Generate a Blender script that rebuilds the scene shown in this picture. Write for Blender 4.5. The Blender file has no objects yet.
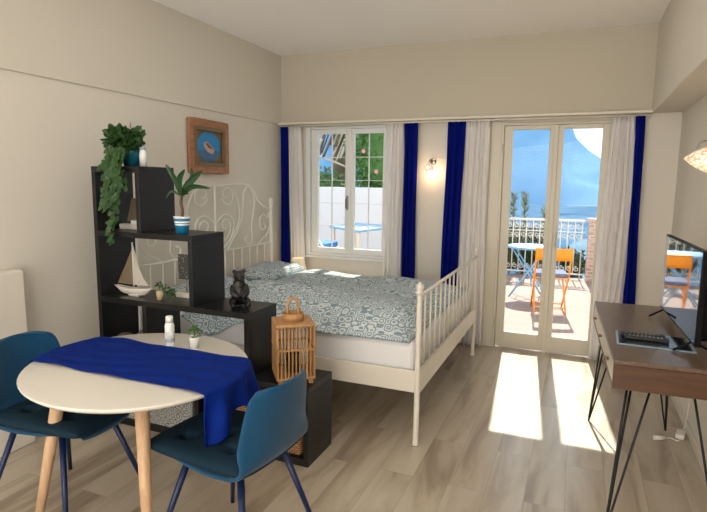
import bpy, bmesh, math, random
from math import sin, cos, pi, radians, sqrt
from mathutils import Vector, Matrix
random.seed(7)
SC = bpy.context.scene
COL = SC.collection

# ------------------------------------------------------------------ helpers
class MB:
    """collects shapes and links them as one mesh object"""
    def __init__(s): s.v = []; s.f = []; s.sm = []
    def add(s, vs, fs, smooth=False):
        o = len(s.v); s.v += [tuple(v) for v in vs]
        for f in fs: s.f.append(tuple(i + o for i in f)); s.sm.append(smooth)
        return s
    def box(s, x0, x1, y0, y1, z0, z1):
        v = [(x, y, z) for z in (z0, z1) for y in (y0, y1) for x in (x0, x1)]
        return s.add(v, [(0,2,3,1),(4,5,7,6),(0,1,5,4),(2,6,7,3),(0,4,6,2),(1,3,7,5)])
    def hexa(s, pts):
        return s.add(pts, [(0,3,2,1),(4,5,6,7),(0,1,5,4),(1,2,6,5),(2,3,7,6),(3,0,4,7)])
    def tube(s, pts, r, n=8, caps=True, closed=False):
        pts = [Vector(p) for p in pts]; m = len(pts)
        rs = r if isinstance(r, (list, tuple)) else [r] * m
        vs = []; up = None
        for i, p in enumerate(pts):
            if closed: t = pts[(i+1) % m] - pts[i-1]
            else: t = pts[min(i+1, m-1)] - pts[max(i-1, 0)]
            if t.length < 1e-9: t = Vector((0,0,1))
            t.normalize()
            if up is None:
                up = Vector((0,0,1)) if abs(t.z) < .9 else Vector((1,0,0))
            a = up - t * up.dot(t)
            if a.length < 1e-6: a = t.orthogonal()
            a.normalize(); b = t.cross(a); up = a
            for k in range(n):
                q = 2*pi*k/n; vs.append(p + (a*cos(q) + b*sin(q)) * rs[i])
        fs = []
        for i in range(m if closed else m-1):
            j = (i+1) % m
            for k in range(n):
                k2 = (k+1) % n; fs.append((i*n+k, i*n+k2, j*n+k2, j*n+k))
        s.add(vs, fs, True)
        if caps and not closed:
            s.add(vs[:n], [tuple(range(n))[::-1]]); s.add(vs[-n:], [tuple(range(n))])
        return s
    def lathe(s, prof, c=(0,0,0), n=24, smooth=True):
        vs = []; fs = []; m = len(prof)
        for r, z in prof:
            for k in range(n):
                q = 2*pi*k/n; vs.append((c[0]+r*cos(q), c[1]+r*sin(q), c[2]+z))
        for i in range(m-1):
            for k in range(n):
                k2 = (k+1) % n; fs.append((i*n+k, i*n+k2, (i+1)*n+k2, (i+1)*n+k))
        s.add(vs, fs, smooth)
        if prof[0][0] > 1e-4: s.add(vs[:n], [tuple(range(n))[::-1]])
        if prof[-1][0] > 1e-4: s.add(vs[-n:], [tuple(range(n))])
        return s
    def ball(s, c, r, n=14, m=9):
        if not isinstance(r, (list, tuple)): r = (r, r, r)
        vs = []; fs = []
        for i in range(m+1):
            a = pi*i/m
            for k in range(n):
                q = 2*pi*k/n
                vs.append((c[0]+r[0]*sin(a)*cos(q), c[1]+r[1]*sin(a)*sin(q), c[2]-r[2]*cos(a)))
        for i in range(m):
            for k in range(n):
                k2 = (k+1) % n; fs.append((i*n+k, i*n+k2, (i+1)*n+k2, (i+1)*n+k))
        return s.add(vs, fs, True)
    def grid(s, fn, nu, nv, smooth=True, closed_u=False):
        vs = [fn(i/(nu), j/(nv)) for j in range(nv+1) for i in range(nu+1)]
        fs = [(j*(nu+1)+i, j*(nu+1)+i+1, (j+1)*(nu+1)+i+1, (j+1)*(nu+1)+i) for j in range(nv) for i in range(nu)]
        return s.add(vs, fs, smooth)
    def prism(s, poly, axis, a, b):
        """extrude a 2d polygon along axis (0,1,2) from a to b"""
        def mk(p, t):
            l = [p[0], p[1]]; l.insert(axis, t); return tuple(l)
        n = len(poly); vs = [mk(p, a) for p in poly] + [mk(p, b) for p in poly]
        return s.add(vs, [tuple(range(n))[::-1], tuple(range(n, 2*n))] + [(i, (i+1) % n, n+(i+1) % n, n+i) for i in range(n)])
    def xf(s, M):
        s.v = [tuple(M @ Vector(v)) for v in s.v]; return s
    def build(s, name, mat, parent=None, bevel=0, solid=0, subsurf=0, remesh=0, seg=2):
        me = bpy.data.meshes.new(name); me.from_pydata(s.v, [], s.f); me.update()
        for p, sm in zip(me.polygons, s.sm): p.use_smooth = sm
        bm = bmesh.new(); bm.from_mesh(me)
        bmesh.ops.remove_doubles(bm, verts=bm.verts, dist=1e-5)
        bmesh.ops.recalc_face_normals(bm, faces=bm.faces)
        bm.to_mesh(me); bm.free()
        me.materials.append(mat)
        o = bpy.data.objects.new(name, me); COL.objects.link(o)
        if parent is not None: o.parent = parent
        if solid:
            m = o.modifiers.new('s', 'SOLIDIFY'); m.thickness = solid; m.offset = 0
        if remesh:
            m = o.modifiers.new('r', 'REMESH'); m.mode = 'VOXEL'; m.voxel_size = remesh; m.use_smooth_shade = True
            m = o.modifiers.new('sm', 'SMOOTH'); m.iterations = 3
        if bevel:
            m = o.modifiers.new('b', 'BEVEL'); m.width = bevel; m.segments = seg; m.limit_method = 'ANGLE'
            m.angle_limit = radians(40)
        if subsurf:
            m = o.modifiers.new('ss', 'SUBSURF'); m.levels = subsurf; m.render_levels = subsurf
        return o

def tag(o, label=None, cat=None, group=None, kind=None):
    if label: o['label'] = label
    if cat: o['category'] = cat
    if group: o['group'] = group
    if kind: o['kind'] = kind
    return o
def empty(name, loc, label=None, cat=None, group=None, kind=None, rz=0):
    o = bpy.data.objects.new(name, None); COL.objects.link(o)
    o.empty_display_size = .05
    o.location = loc; o.rotation_euler = (0, 0, rz)
    return tag(o, label, cat, group, kind)
def copy_tree(o, parent=None):
    c = o.copy(); COL.objects.link(c)
    if parent is not None: c.parent = parent
    for ch in list(o.children): copy_tree(ch, c)
    return c
def smoothpath(pts, n=6):
    """Catmull-Rom"""
    P = [Vector(p) for p in pts]; out = []
    for i in range(len(P)-1):
        p0 = P[max(i-1, 0)]; p1 = P[i]; p2 = P[i+1]; p3 = P[min(i+2, len(P)-1)]
        for k in range(n):
            t = k/n
            out.append(.5*((2*p1)+(p2-p0)*t+(2*p0-5*p1+4*p2-p3)*t*t+(3*p1-p0-3*p2+p3)*t**3))
    out.append(P[-1]); return out

# ------------------------------------------------------------------ materials
def S(r, g, b):   # sRGB 0..255 -> linear
    f = lambda c: (c/255/12.92) if c/255 <= .04045 else ((c/255+.055)/1.055)**2.4
    return (f(r), f(g), f(b), 1)
def newmat(name):
    m = bpy.data.materials.new(name); m.use_nodes = True
    nt = m.node_tree; b = nt.nodes['Principled BSDF']
    return m, nt, b
def nd(nt, t, **k):
    n = nt.nodes.new(t)
    for a, v in k.items():
        if a.startswith('i_'): n.inputs[a[2:].replace('_', ' ')].default_value = v
        else: setattr(n, a, v)
    return n
def plain(name, col, rough=.5, metal=0, var=.06, scale=8, bump=0, spec=.5, coat=0, sheen=0, bscale=None):
    """principled with slight procedural variation"""
    m, nt, b = newmat(name)
    tc = nd(nt, 'ShaderNodeTexCoord')
    nz = nd(nt, 'ShaderNodeTexNoise', i_Scale=scale, i_Detail=3.0)
    nt.links.new(tc.outputs['Object'], nz.inputs['Vector'])
    mx = nd(nt, 'ShaderNodeMix', data_type='RGBA')
    mx.inputs[6].default_value = tuple(c*(1-var) for c in col[:3]) + (1,)
    mx.inputs[7].default_value = tuple(min(1, c*(1+var)) for c in col[:3]) + (1,)
    nt.links.new(nz.outputs['Fac'], mx.inputs[0]); nt.links.new(mx.outputs[2], b.inputs['Base Color'])
    b.inputs['Roughness'].default_value = rough; b.inputs['Metallic'].default_value = metal
    b.inputs['Specular IOR Level'].default_value = spec
    b.inputs['Coat Weight'].default_value = coat
    b.inputs['Sheen Weight'].default_value = sheen
    if bump:
        bn = nd(nt, 'ShaderNodeTexNoise', i_Scale=bscale or scale*8, i_Detail=3.0)
        nt.links.new(tc.outputs['Object'], bn.inputs['Vector'])
        bp = nd(nt, 'ShaderNodeBump', i_Strength=bump, i_Distance=.01)
        nt.links.new(bn.outputs['Fac'], bp.inputs['Height']); nt.links.new(bp.outputs['Normal'], b.inputs['Normal'])
    return m
def wood(name, c1, c2, rough=.45, stretch=(1, 1, 12), scale=6, spec=.5):
    m, nt, b = newmat(name)
    tc = nd(nt, 'ShaderNodeTexCoord'); mp = nd(nt, 'ShaderNodeMapping')
    mp.inputs['Scale'].default_value = tuple(scale/s for s in stretch)
    nz = nd(nt, 'ShaderNodeTexNoise', i_Scale=4.0, i_Detail=6.0, i_Distortion=.8)
    cr = nd(nt, 'ShaderNodeValToRGB')
    cr.color_ramp.elements[0].position = .3; cr.color_ramp.elements[0].color = c1
    cr.color_ramp.elements[1].position = .7; cr.color_ramp.elements[1].color = c2
    L = nt.links.new
    L(tc.outputs['Object'], mp.inputs['Vector']); L(mp.outputs['Vector'], nz.inputs['Vector'])
    L(nz.outputs['Fac'], cr.inputs['Fac']); L(cr.outputs['Color'], b.inputs['Base Color'])
    b.inputs['Roughness'].default_value = rough; b.inputs['Specular IOR Level'].default_value = spec
    return m
def glassmat():
    m, nt, b = newmat('window glass'); nt.nodes.remove(b)
    out = nt.nodes['Material Output']
    tr = nd(nt, 'ShaderNodeBsdfTransparent'); tr.inputs[0].default_value = (.97, .985, .98, 1)
    gl = nd(nt, 'ShaderNodeBsdfGlossy'); gl.inputs['Roughness'].default_value = .0
    lw = nd(nt, 'ShaderNodeLayerWeight'); lw.inputs[0].default_value = .5
    pw = nd(nt, 'ShaderNodeMath', operation='POWER'); pw.inputs[1].default_value = 5.0
    fr = nd(nt, 'ShaderNodeMath', operation='MULTIPLY_ADD'); fr.inputs[1].default_value = .6; fr.inputs[2].default_value = .008
    nt.links.new(lw.outputs['Facing'], pw.inputs[0]); nt.links.new(pw.outputs[0], fr.inputs[0])
    mx = nd(nt, 'ShaderNodeMixShader')
    nt.links.new(fr.outputs[0], mx.inputs[0]); nt.links.new(tr.outputs[0], mx.inputs[1]); nt.links.new(gl.outputs[0], mx.inputs[2])
    nt.links.new(mx.outputs[0], out.inputs['Surface'])
    return m
def clothmat(name, col, trans=.4, clear=.15):
    m, nt, b = newmat(name); nt.nodes.remove(b); out = nt.nodes['Material Output']
    L = nt.links.new
    tc = nd(nt, 'ShaderNodeTexCoord'); nz = nd(nt, 'ShaderNodeTexNoise', i_Scale=90.0, i_Detail=2.0)
    L(tc.outputs['Object'], nz.inputs['Vector'])
    bp = nd(nt, 'ShaderNodeBump', i_Strength=.15, i_Distance=.004); L(nz.outputs['Fac'], bp.inputs['Height'])
    d = nd(nt, 'ShaderNodeBsdfDiffuse'); d.inputs[0].default_value = col; L(bp.outputs['Normal'], d.inputs['Normal'])
    t = nd(nt, 'ShaderNodeBsdfTranslucent'); t.inputs[0].default_value = col
    c = nd(nt, 'ShaderNodeBsdfTransparent')
    m1 = nd(nt, 'ShaderNodeMixShader'); m1.inputs[0].default_value = trans
    m2 = nd(nt, 'ShaderNodeMixShader'); m2.inputs[0].default_value = clear
    L(d.outputs[0], m1.inputs[1]); L(t.outputs[0], m1.inputs[2]); L(m1.outputs[0], m2.inputs[1]); L(c.outputs[0], m2.inputs[2])
    L(m2.outputs[0], out.inputs['Surface'])
    return m
def emis(name, col, st, base=None, rough=.4, scale=30):
    m, nt, b = newmat(name)
    b.inputs['Base Color'].default_value = base or col
    b.inputs['Emission Color'].default_value = col; b.inputs['Emission Strength'].default_value = st
    b.inputs['Roughness'].default_value = rough
    return m

M = {}
M['wall'] = plain('plaster wall paint', S(218, 212, 201), .85, var=.025, scale=1.6, bump=.12, bscale=30, spec=.2)
M['wall_up'] = plain('upper wall paint', S(212, 206, 194), .85, var=.02, scale=1.2, bump=.06, bscale=30, spec=.2)
M['ceil'] = plain('ceiling paint', S(246, 243, 238), .9, var=.02, scale=1, spec=.1)
M['trim'] = plain('cream trim paint', S(216, 209, 194), .5, var=.02, scale=2)
M['winwhite'] = plain('white window paint', S(222, 224, 222), .4, var=.02, scale=3)
M['doorcream'] = plain('cream door paint', S(204, 197, 180), .4, var=.02, scale=3)
M['ext'] = plain('white outdoor plaster', S(240, 240, 244), .9, var=.03, scale=2, spec=.1)
M['glass'] = glassmat()
M['metal'] = plain('brushed nickel', S(150, 150, 150), .3, metal=1, var=.05)
M['black'] = plain('black brown laminate', S(13, 13, 15), .34, var=.1, scale=12, spec=.45)
M['blackm'] = plain('black metal', S(18, 18, 20), .4, metal=.3, var=.1)
M['tvblack'] = plain('black plastic', S(4, 4, 5), .45, var=.05, spec=.15)
M['screen'] = plain('glossy tv screen', S(14, 15, 18), .03, var=.02, spec=1.0, coat=1)
M['navy'] = clothmat('navy curtain cloth', S(16, 28, 122), .15, 0)
M['sheer'] = clothmat('sheer white voile', S(255, 253, 252), .5, .16)
M['runner'] = plain('royal blue cloth', S(5, 36, 118), .8, var=.12, scale=12, bump=.1, bscale=300, spec=.1)
M['tabletop'] = plain('white lacquer', S(214, 209, 199), .16, var=.01, scale=3, spec=.5)
M['oak'] = wood('pale beech', S(182, 146, 112), S(202, 168, 134), .5, (1, 1, 14), 20)
M['bedwhite'] = plain('cream powder coated steel', S(216, 209, 196), .4, var=.03)
M['headwhite'] = plain('white powder coated steel', S(232, 230, 224), .45, var=.03)
M['sheet'] = plain('white mattress cotton', S(222, 221, 222), .9, var=.04, scale=6, bump=.2, bscale=25, spec=.1)
M['teal'] = plain('teal velvet', S(6, 64, 98), .7, var=.15, scale=9, sheen=.15, bump=.1, bscale=220, spec=.2)
M['cushion'] = plain('dark navy corduroy cushion', S(18, 40, 54), .85, var=.2, scale=14, bump=.2, bscale=120, spec=.15)
M['chairleg'] = plain('dark blue metal', S(14, 34, 74), .4, metal=.2, var=.1)
M['leaf'] = plain('green leaf', S(36, 72, 26), .5, var=.6, scale=30)
M['leafdark'] = plain('dark green leaf', S(28, 66, 28), .4, var=.35, scale=20)
M['leafout'] = plain('light green hedge leaf', S(84, 132, 62), .6, var=.4, scale=3)  # lighter green leaf colour for the hedge
M['stemleaf'] = plain('olive green leaf', S(78, 104, 62), .6, var=.4, scale=12)
M['stem'] = plain('brown stem', S(92, 70, 48), .7, var=.2)
M['soil'] = plain('potting soil', S(46, 34, 26), .9, var=.3, scale=60)
M['tealpot'] = plain('teal glazed pot', S(24, 96, 118), .25, var=.1)
M['whitepot'] = plain('white ceramic', S(232, 232, 230), .25, var=.02)
M['beigepot'] = plain('beige clay pot', S(176, 160, 130), .6, var=.1)
M['bamboo'] = wood('bamboo strips', S(158, 114, 70), S(190, 146, 96), .5, (1, 1, 10), 14)
M['wickerdark'] = plain('dark lantern glass holder', S(40, 30, 26), .5)
M['statue'] = plain('dark bronze resin', S(15, 13, 12), .35, var=.3, scale=40, bump=.4, bscale=160)
M['sailwhite'] = plain('raw canvas sail', S(190, 182, 172), .9, var=.05)
M['hullwhite'] = plain('weathered white wood', S(206, 200, 190), .6, var=.08, scale=20)
M['brownsail'] = plain('brown linen', S(110, 96, 78), .9, var=.15, scale=30)
M['stone'] = plain('grey brown rope stone', S(90, 82, 68), .85, var=.4, scale=40, bump=.6, bscale=70)
M['walnutframe'] = wood('carved walnut frame', S(136, 92, 64), S(176, 124, 92), .5, (1, 6, 1), 16)
M['frameinner'] = plain('aged brown moulding', S(120, 98, 68), .6, var=.3, scale=50)
M['paintblue'] = plain('painted blue sea', S(28, 130, 190), .5, var=.15, scale=12)
M['paintsea'] = plain('painted deep sea', S(60, 104, 150), .5, var=.2, scale=25)
M['boatpaint'] = plain('painted boat', S(196, 160, 142), .6, var=.15, scale=40)
M['boatdark'] = plain('painted boat inside', S(110, 84, 74), .6, var=.15, scale=40)
M['desktop'] = wood('grey walnut desk top', S(86, 67, 53), S(106, 85, 68), .3, (1, 14, 1), 12, .6)
M['deskside'] = wood('walnut desk side', S(70, 43, 24), S(92, 60, 36), .4, (14, 1, 1), 12)
M['drawer'] = plain('pale grey drawer front', S(196, 190, 172), .35, var=.03)
M['knob'] = plain('brass knob', S(120, 96, 60), .3, metal=.8)
M['folder'] = plain('glossy dark blue cover', S(30, 36, 44), .12, var=.3, scale=8)
M['folderrim'] = plain('pale blue rim', S(150, 176, 196), .4, var=.1)
M['remote'] = plain('black rubber', S(16, 16, 18), .5)
M['button'] = plain('grey buttons', S(120, 124, 128), .5)
M['orange'] = plain('orange enamel', S(245, 148, 10), .4, var=.03)
M['ltblue'] = plain('light blue enamel', S(130, 184, 224), .45, var=.03)
M['cushblue'] = plain('blue grey seat cushion', S(98, 108, 140), .9, var=.15, scale=20)
M['iron'] = plain('white painted wrought iron', S(225, 220, 212), .5, var=.03)
M['pink'] = plain('pink hibiscus petal', S(240, 150, 160), .6)
M['palm'] = plain('dry palm frond', S(120, 104, 88), .9, var=.3, scale=5)
M['palmlt'] = plain('pale dry frond rib', S(214, 204, 190), .9, var=.2, scale=5)
M['plug'] = plain('white plastic', S(226, 222, 212), .4)
M['bottle'] = plain('white plastic bottle', S(226, 226, 220), .35, var=.02)
M['labelgrey'] = plain('pale grey label', S(196, 198, 198), .6, var=.2, scale=120)
M['lampshade'] = emis('pleated cream lampshade', S(240, 214, 176), .25, S(236, 220, 196))

def crystal(name):
    m, nt, b = newmat(name)
    tc = nd(nt, 'ShaderNodeTexCoord'); v = nd(nt, 'ShaderNodeTexVoronoi', i_Scale=70.0)
    cr = nd(nt, 'ShaderNodeValToRGB'); L = nt.links.new
    cr.color_ramp.elements[0].color = (1, .86, .70, 1); cr.color_ramp.elements[1].color = (.50, .30, .18, 1)
    cr.color_ramp.elements[0].position = .1; cr.color_ramp.elements[1].position = .75
    L(tc.outputs['Object'], v.inputs['Vector']); L(v.outputs['Distance'], cr.inputs['Fac'])
    L(cr.outputs['Color'], b.inputs['Base Color']); L(cr.outputs['Color'], b.inputs['Emission Color'])
    b.inputs['Emission Strength'].default_value = .75; b.inputs['Roughness'].default_value = .15
    return m
M['crystal'] = crystal('faceted crystal shade')
M['bulb'] = emis('glowing bulb', (1, .82, .6, 1), 12)

def floor_mat():
    m, nt, b = newmat('laminate oak planks'); L = nt.links.new
    tc = nd(nt, 'ShaderNodeTexCoord')
    mp = nd(nt, 'ShaderNodeMapping'); mp.inputs['Rotation'].default_value = (0, 0, radians(90))
    L(tc.outputs['Object'], mp.inputs['Vector'])
    bk = nd(nt, 'ShaderNodeTexBrick', offset=.37, i_Scale=1.0)
    bk.inputs['Brick Width'].default_value = 1.28; bk.inputs['Row Height'].default_value = .192
    bk.inputs['Mortar Size'].default_value = .0016; bk.inputs['Mortar Smooth'].default_value = .3
    bk.inputs['Color1'].default_value = (0, 0, 0, 1); bk.inputs['Color2'].default_value = (1, 1, 1, 1)
    bk.inputs['Mortar'].default_value = (.5, .5, .5, 1)
    L(mp.outputs['Vector'], bk.inputs['Vector'])
    # per plank offset of the grain
    sep = nd(nt, 'ShaderNodeSeparateXYZ'); L(tc.outputs['Object'], sep.inputs[0])
    ma = nd(nt, 'ShaderNodeMath', operation='MULTIPLY'); ma.inputs[1].default_value = 9.0
    L(bk.outputs['Color'], ma.inputs[0])
    cb = nd(nt, 'ShaderNodeCombineXYZ')
    mx_ = nd(nt, 'ShaderNodeMath', operation='MULTIPLY'); mx_.inputs[1].default_value = 5.0; L(sep.outputs['X'], mx_.inputs[0])
    my_ = nd(nt, 'ShaderNodeMath', operation='MULTIPLY'); my_.inputs[1].default_value = .75; L(sep.outputs['Y'], my_.inputs[0])
    L(mx_.outputs[0], cb.inputs['X']); L(my_.outputs[0], cb.inputs['Y']); L(ma.outputs[0], cb.inputs['Z'])
    n1 = nd(nt, 'ShaderNodeTexNoise', i_Scale=1.0, i_Detail=5.0, i_Roughness=.55, i_Distortion=.9); L(cb.outputs[0], n1.inputs['Vector'])
    cr = nd(nt, 'ShaderNodeValToRGB'); e = cr.color_ramp.elements
    e[0].position = .28; e[0].color = S(134, 118, 100); e[1].position = .60; e[1].color = S(193, 181, 162)
    x = cr.color_ramp.elements.new(.40); x.color = S(162, 146, 126)
    x = cr.color_ramp.elements.new(.47); x.color = S(180, 166, 145)
    L(n1.outputs['Fac'], cr.inputs['Fac'])
    hs = nd(nt, 'ShaderNodeMix', data_type='RGBA', blend_type='MULTIPLY'); hs.inputs[0].default_value = 1
    mr = nd(nt, 'ShaderNodeMapRange'); mr.inputs['To Min'].default_value = .86; mr.inputs['To Max'].default_value = 1.05
    L(bk.outputs['Color'], mr.inputs['Value']); L(cr.outputs['Color'], hs.inputs[6]); L(mr.outputs[0], hs.inputs[7])
    mo = nd(nt, 'ShaderNodeMix', data_type='RGBA'); mo.inputs[7].default_value = S(96, 80, 64)
    mf = nd(nt, 'ShaderNodeMath', operation='MULTIPLY'); mf.inputs[1].default_value = .4; L(bk.outputs['Fac'], mf.inputs[0])
    L(mf.outputs[0], mo.inputs[0]); L(hs.outputs[2], mo.inputs[6]); L(mo.outputs[2], b.inputs['Base Color'])
    b.inputs['Roughness'].default_value = .34; b.inputs['Specular IOR Level'].default_value = .6; b.inputs['Coat Weight'].default_value = .5; b.inputs['Coat Roughness'].default_value = .2
    return m
M['floor'] = floor_mat()
def tile_mat():
    m, nt, b = newmat('pink terrace tiles'); L = nt.links.new
    tc = nd(nt, 'ShaderNodeTexCoord')
    bk = nd(nt, 'ShaderNodeTexBrick', offset=0, i_Scale=1.0)
    bk.inputs['Brick Width'].default_value = .33; bk.inputs['Row Height'].default_value = .33; bk.inputs['Mortar Size'].default_value = .008
    bk.inputs['Color1'].default_value = S(142, 122, 118); bk.inputs['Color2'].default_value = S(136, 116, 112)
    bk.inputs['Mortar'].default_value = S(152, 138, 134)
    L(tc.outputs['Object'], bk.inputs['Vector']); L(bk.outputs['Color'], b.inputs['Base Color'])
    b.inputs['Roughness'].default_value = .6; b.inputs['Specular IOR Level'].default_value = .2
    return m
M['tiles'] = tile_mat()
def brick_mat():
    m, nt, b = newmat('reddish stone blocks'); L = nt.links.new
    tc = nd(nt, 'ShaderNodeTexCoord'); mp = nd(nt, 'ShaderNodeMapping'); mp.inputs['Rotation'].default_value = (radians(90), 0, 0)
    bk = nd(nt, 'ShaderNodeTexBrick', i_Scale=1.0)
    bk.inputs['Brick Width'].default_value = .13; bk.inputs['Row Height'].default_value = .06; bk.inputs['Mortar Size'].default_value = .006
    bk.inputs['Color1'].default_value = S(206, 172, 156); bk.inputs['Color2'].default_value = S(176, 140, 126)
    bk.inputs['Mortar'].default_value = S(214, 196, 182)
    L(tc.outputs['Object'], mp.inputs['Vector']); L(mp.outputs['Vector'], bk.inputs['Vector']); L(bk.outputs['Color'], b.inputs['Base Color'])
    b.inputs['Roughness'].default_value = .9
    return m
M['brick'] = brick_mat()
def duvet_mat():
    m, nt, b = newmat('printed duvet cotton'); L = nt.links.new
    tc = nd(nt, 'ShaderNodeTexCoord'); mp = nd(nt, 'ShaderNodeMapping'); mp.inputs['Scale'].default_value = (1, 1, .8)
    v = nd(nt, 'ShaderNodeTexVoronoi', i_Scale=18.0, i_Randomness=.6, distance='MINKOWSKI', i_Exponent=3.2)
    mu = nd(nt, 'ShaderNodeMath', operation='MULTIPLY'); mu.inputs[1].default_value = 26
    si = nd(nt, 'ShaderNodeMath', operation='SINE')
    cr = nd(nt, 'ShaderNodeValToRGB'); e = cr.color_ramp.elements
    e[0].position = .42; e[0].color = S(198, 206, 208); e[1].position = .62; e[1].color = S(128, 146, 156)
    n = nd(nt, 'ShaderNodeTexNoise', i_Scale=16.0, i_Detail=3.0)
    ad = nd(nt, 'ShaderNodeMath', operation='MULTIPLY_ADD'); ad.inputs[1].default_value = 4.0
    mr = nd(nt, 'ShaderNodeMapRange'); mr.inputs['From Min'].default_value = -1
    L(tc.outputs['Object'], mp.inputs[0]); L(mp.outputs[0], v.inputs['Vector']); L(v.outputs['Distance'], mu.inputs[0])
    L(tc.outputs['Object'], n.inputs['Vector']); L(n.outputs['Fac'], ad.inputs[0]); L(mu.outputs[0], ad.inputs[2])
    L(ad.outputs[0], si.inputs[0]); L(si.outputs[0], mr.inputs['Value']); L(mr.outputs[0], cr.inputs['Fac']); L(cr.outputs[0], b.inputs['Base Color'])
    b.inputs['Roughness'].default_value = .9; b.inputs['Specular IOR Level'].default_value = .1
    bn = nd(nt, 'ShaderNodeTexNoise', i_Scale=14.0, i_Detail=3.0); bp = nd(nt, 'ShaderNodeBump', i_Strength=.5, i_Distance=.02)
    L(tc.outputs['Object'], bn.inputs['Vector']); L(bn.outputs['Fac'], bp.inputs['Height']); L(bp.outputs[0], b.inputs['Normal'])
    return m
M['duvet'] = duvet_mat()
def lace_mat():
    m, nt, b = newmat('black and white lace print'); L = nt.links.new
    tc = nd(nt, 'ShaderNodeTexCoord'); v = nd(nt, 'ShaderNodeTexVoronoi', i_Scale=26.0, i_Randomness=.35)
    mu = nd(nt, 'ShaderNodeMath', operation='MULTIPLY'); mu.inputs[1].default_value = 20
    si = nd(nt, 'ShaderNodeMath', operation='SINE'); cr = nd(nt, 'ShaderNodeValToRGB'); e = cr.color_ramp.elements
    e[0].position = .45; e[0].color = S(176, 176, 172); e[1].position = .6; e[1].color = S(30, 30, 32)
    L(tc.outputs['Object'], v.inputs['Vector']); L(v.outputs['Distance'], mu.inputs[0]); L(mu.outputs[0], si.inputs[0])
    L(si.outputs[0], cr.inputs['Fac']); L(cr.outputs[0], b.inputs['Base Color']); b.inputs['Roughness'].default_value = .7
    return m
M['lace'] = lace_mat()
def wicker_mat():
    m, nt, b = newmat('woven rattan'); L = nt.links.new
    tc = nd(nt, 'ShaderNodeTexCoord'); mp = nd(nt, 'ShaderNodeMapping'); mp.inputs['Rotation'].default_value = (radians(90), 0, 0)
    bk = nd(nt, 'ShaderNodeTexBrick', i_Scale=1.0)
    bk.inputs['Brick Width'].default_value = .03; bk.inputs['Row Height'].default_value = .012; bk.inputs['Mortar Size'].default_value = .0018
    bk.inputs['Color1'].default_value = S(178, 132, 88); bk.inputs['Color2'].default_value = S(146, 102, 62); bk.inputs['Mortar'].default_value = S(64, 42, 26)
    L(tc.outputs['Object'], mp.inputs[0]); L(mp.outputs[0], bk.inputs['Vector']); L(bk.outputs['Color'], b.inputs['Base Color'])
    b.inputs['Roughness'].default_value = .7
    return m
M['wicker'] = wicker_mat()
def slate_mat():
    m, nt, b = newmat('speckled slate'); L = nt.links.new
    tc = nd(nt, 'ShaderNodeTexCoord'); v = nd(nt, 'ShaderNodeTexVoronoi', i_Scale=60.0)
    cr = nd(nt, 'ShaderNodeValToRGB'); e = cr.color_ramp.elements
    e[0].position = .12; e[0].color = S(190, 190, 186); e[1].position = .2; e[1].color = S(62, 60, 58)
    L(tc.outputs['Object'], v.inputs['Vector']); L(v.outputs['Distance'], cr.inputs['Fac']); L(cr.outputs[0], b.inputs['Base Color'])
    b.inputs['Roughness'].default_value = .7
    return m
M['slate'] = slate_mat()
def stripe_mat():
    m, nt, b = newmat('blue and white striped glaze'); L = nt.links.new
    tc = nd(nt, 'ShaderNodeTexCoord'); sp = nd(nt, 'ShaderNodeSeparateXYZ')
    mr = nd(nt, 'ShaderNodeMapRange'); mr.inputs['From Max'].default_value = .1
    cr = nd(nt, 'ShaderNodeValToRGB'); cr.color_ramp.interpolation = 'CONSTANT'; r = cr.color_ramp
    r.elements[0].color = S(20, 110, 150); r.elements[1].position = .52; r.elements[1].color = S(220, 224, 224)
    for p, c in ((.60, S(20, 110, 150)), (.66, S(220, 224, 224)), (.76, S(20, 110, 150)), (.93, S(220, 224, 224))):
        e = r.elements.new(p); e.color = c
    L(tc.outputs['Object'], sp.inputs[0]); L(sp.outputs['Z'], mr.inputs['Value']); L(mr.outputs[0], cr.inputs['Fac']); L(cr.outputs[0], b.inputs['Base Color'])
    b.inputs['Roughness'].default_value = .3
    return m
M['stripe'] = stripe_mat()
def haze(name, c1, c2, em, scale, strength):  # distance haze painted in as self-lit colour mixed over the diffuse
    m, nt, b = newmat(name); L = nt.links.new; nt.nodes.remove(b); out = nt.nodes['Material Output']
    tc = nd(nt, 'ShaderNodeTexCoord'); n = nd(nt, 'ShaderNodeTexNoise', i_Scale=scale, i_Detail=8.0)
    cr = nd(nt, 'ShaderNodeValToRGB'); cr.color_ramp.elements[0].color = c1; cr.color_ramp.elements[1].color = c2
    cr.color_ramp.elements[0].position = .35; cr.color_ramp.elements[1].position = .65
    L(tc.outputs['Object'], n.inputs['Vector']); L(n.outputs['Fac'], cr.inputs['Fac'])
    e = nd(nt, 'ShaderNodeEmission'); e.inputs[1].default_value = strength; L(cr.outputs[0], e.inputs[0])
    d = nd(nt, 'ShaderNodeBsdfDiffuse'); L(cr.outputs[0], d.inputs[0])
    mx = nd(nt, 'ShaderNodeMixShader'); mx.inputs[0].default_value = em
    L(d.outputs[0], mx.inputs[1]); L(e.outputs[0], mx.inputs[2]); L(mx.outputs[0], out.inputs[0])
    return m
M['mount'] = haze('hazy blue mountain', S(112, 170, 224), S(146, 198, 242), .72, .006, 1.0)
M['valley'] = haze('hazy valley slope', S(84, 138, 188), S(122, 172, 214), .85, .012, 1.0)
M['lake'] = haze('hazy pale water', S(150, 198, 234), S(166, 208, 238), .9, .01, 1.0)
M['shore'] = haze('pale shore road', S(224, 232, 240), S(234, 240, 246), .9, .01, 1.0)

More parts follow.
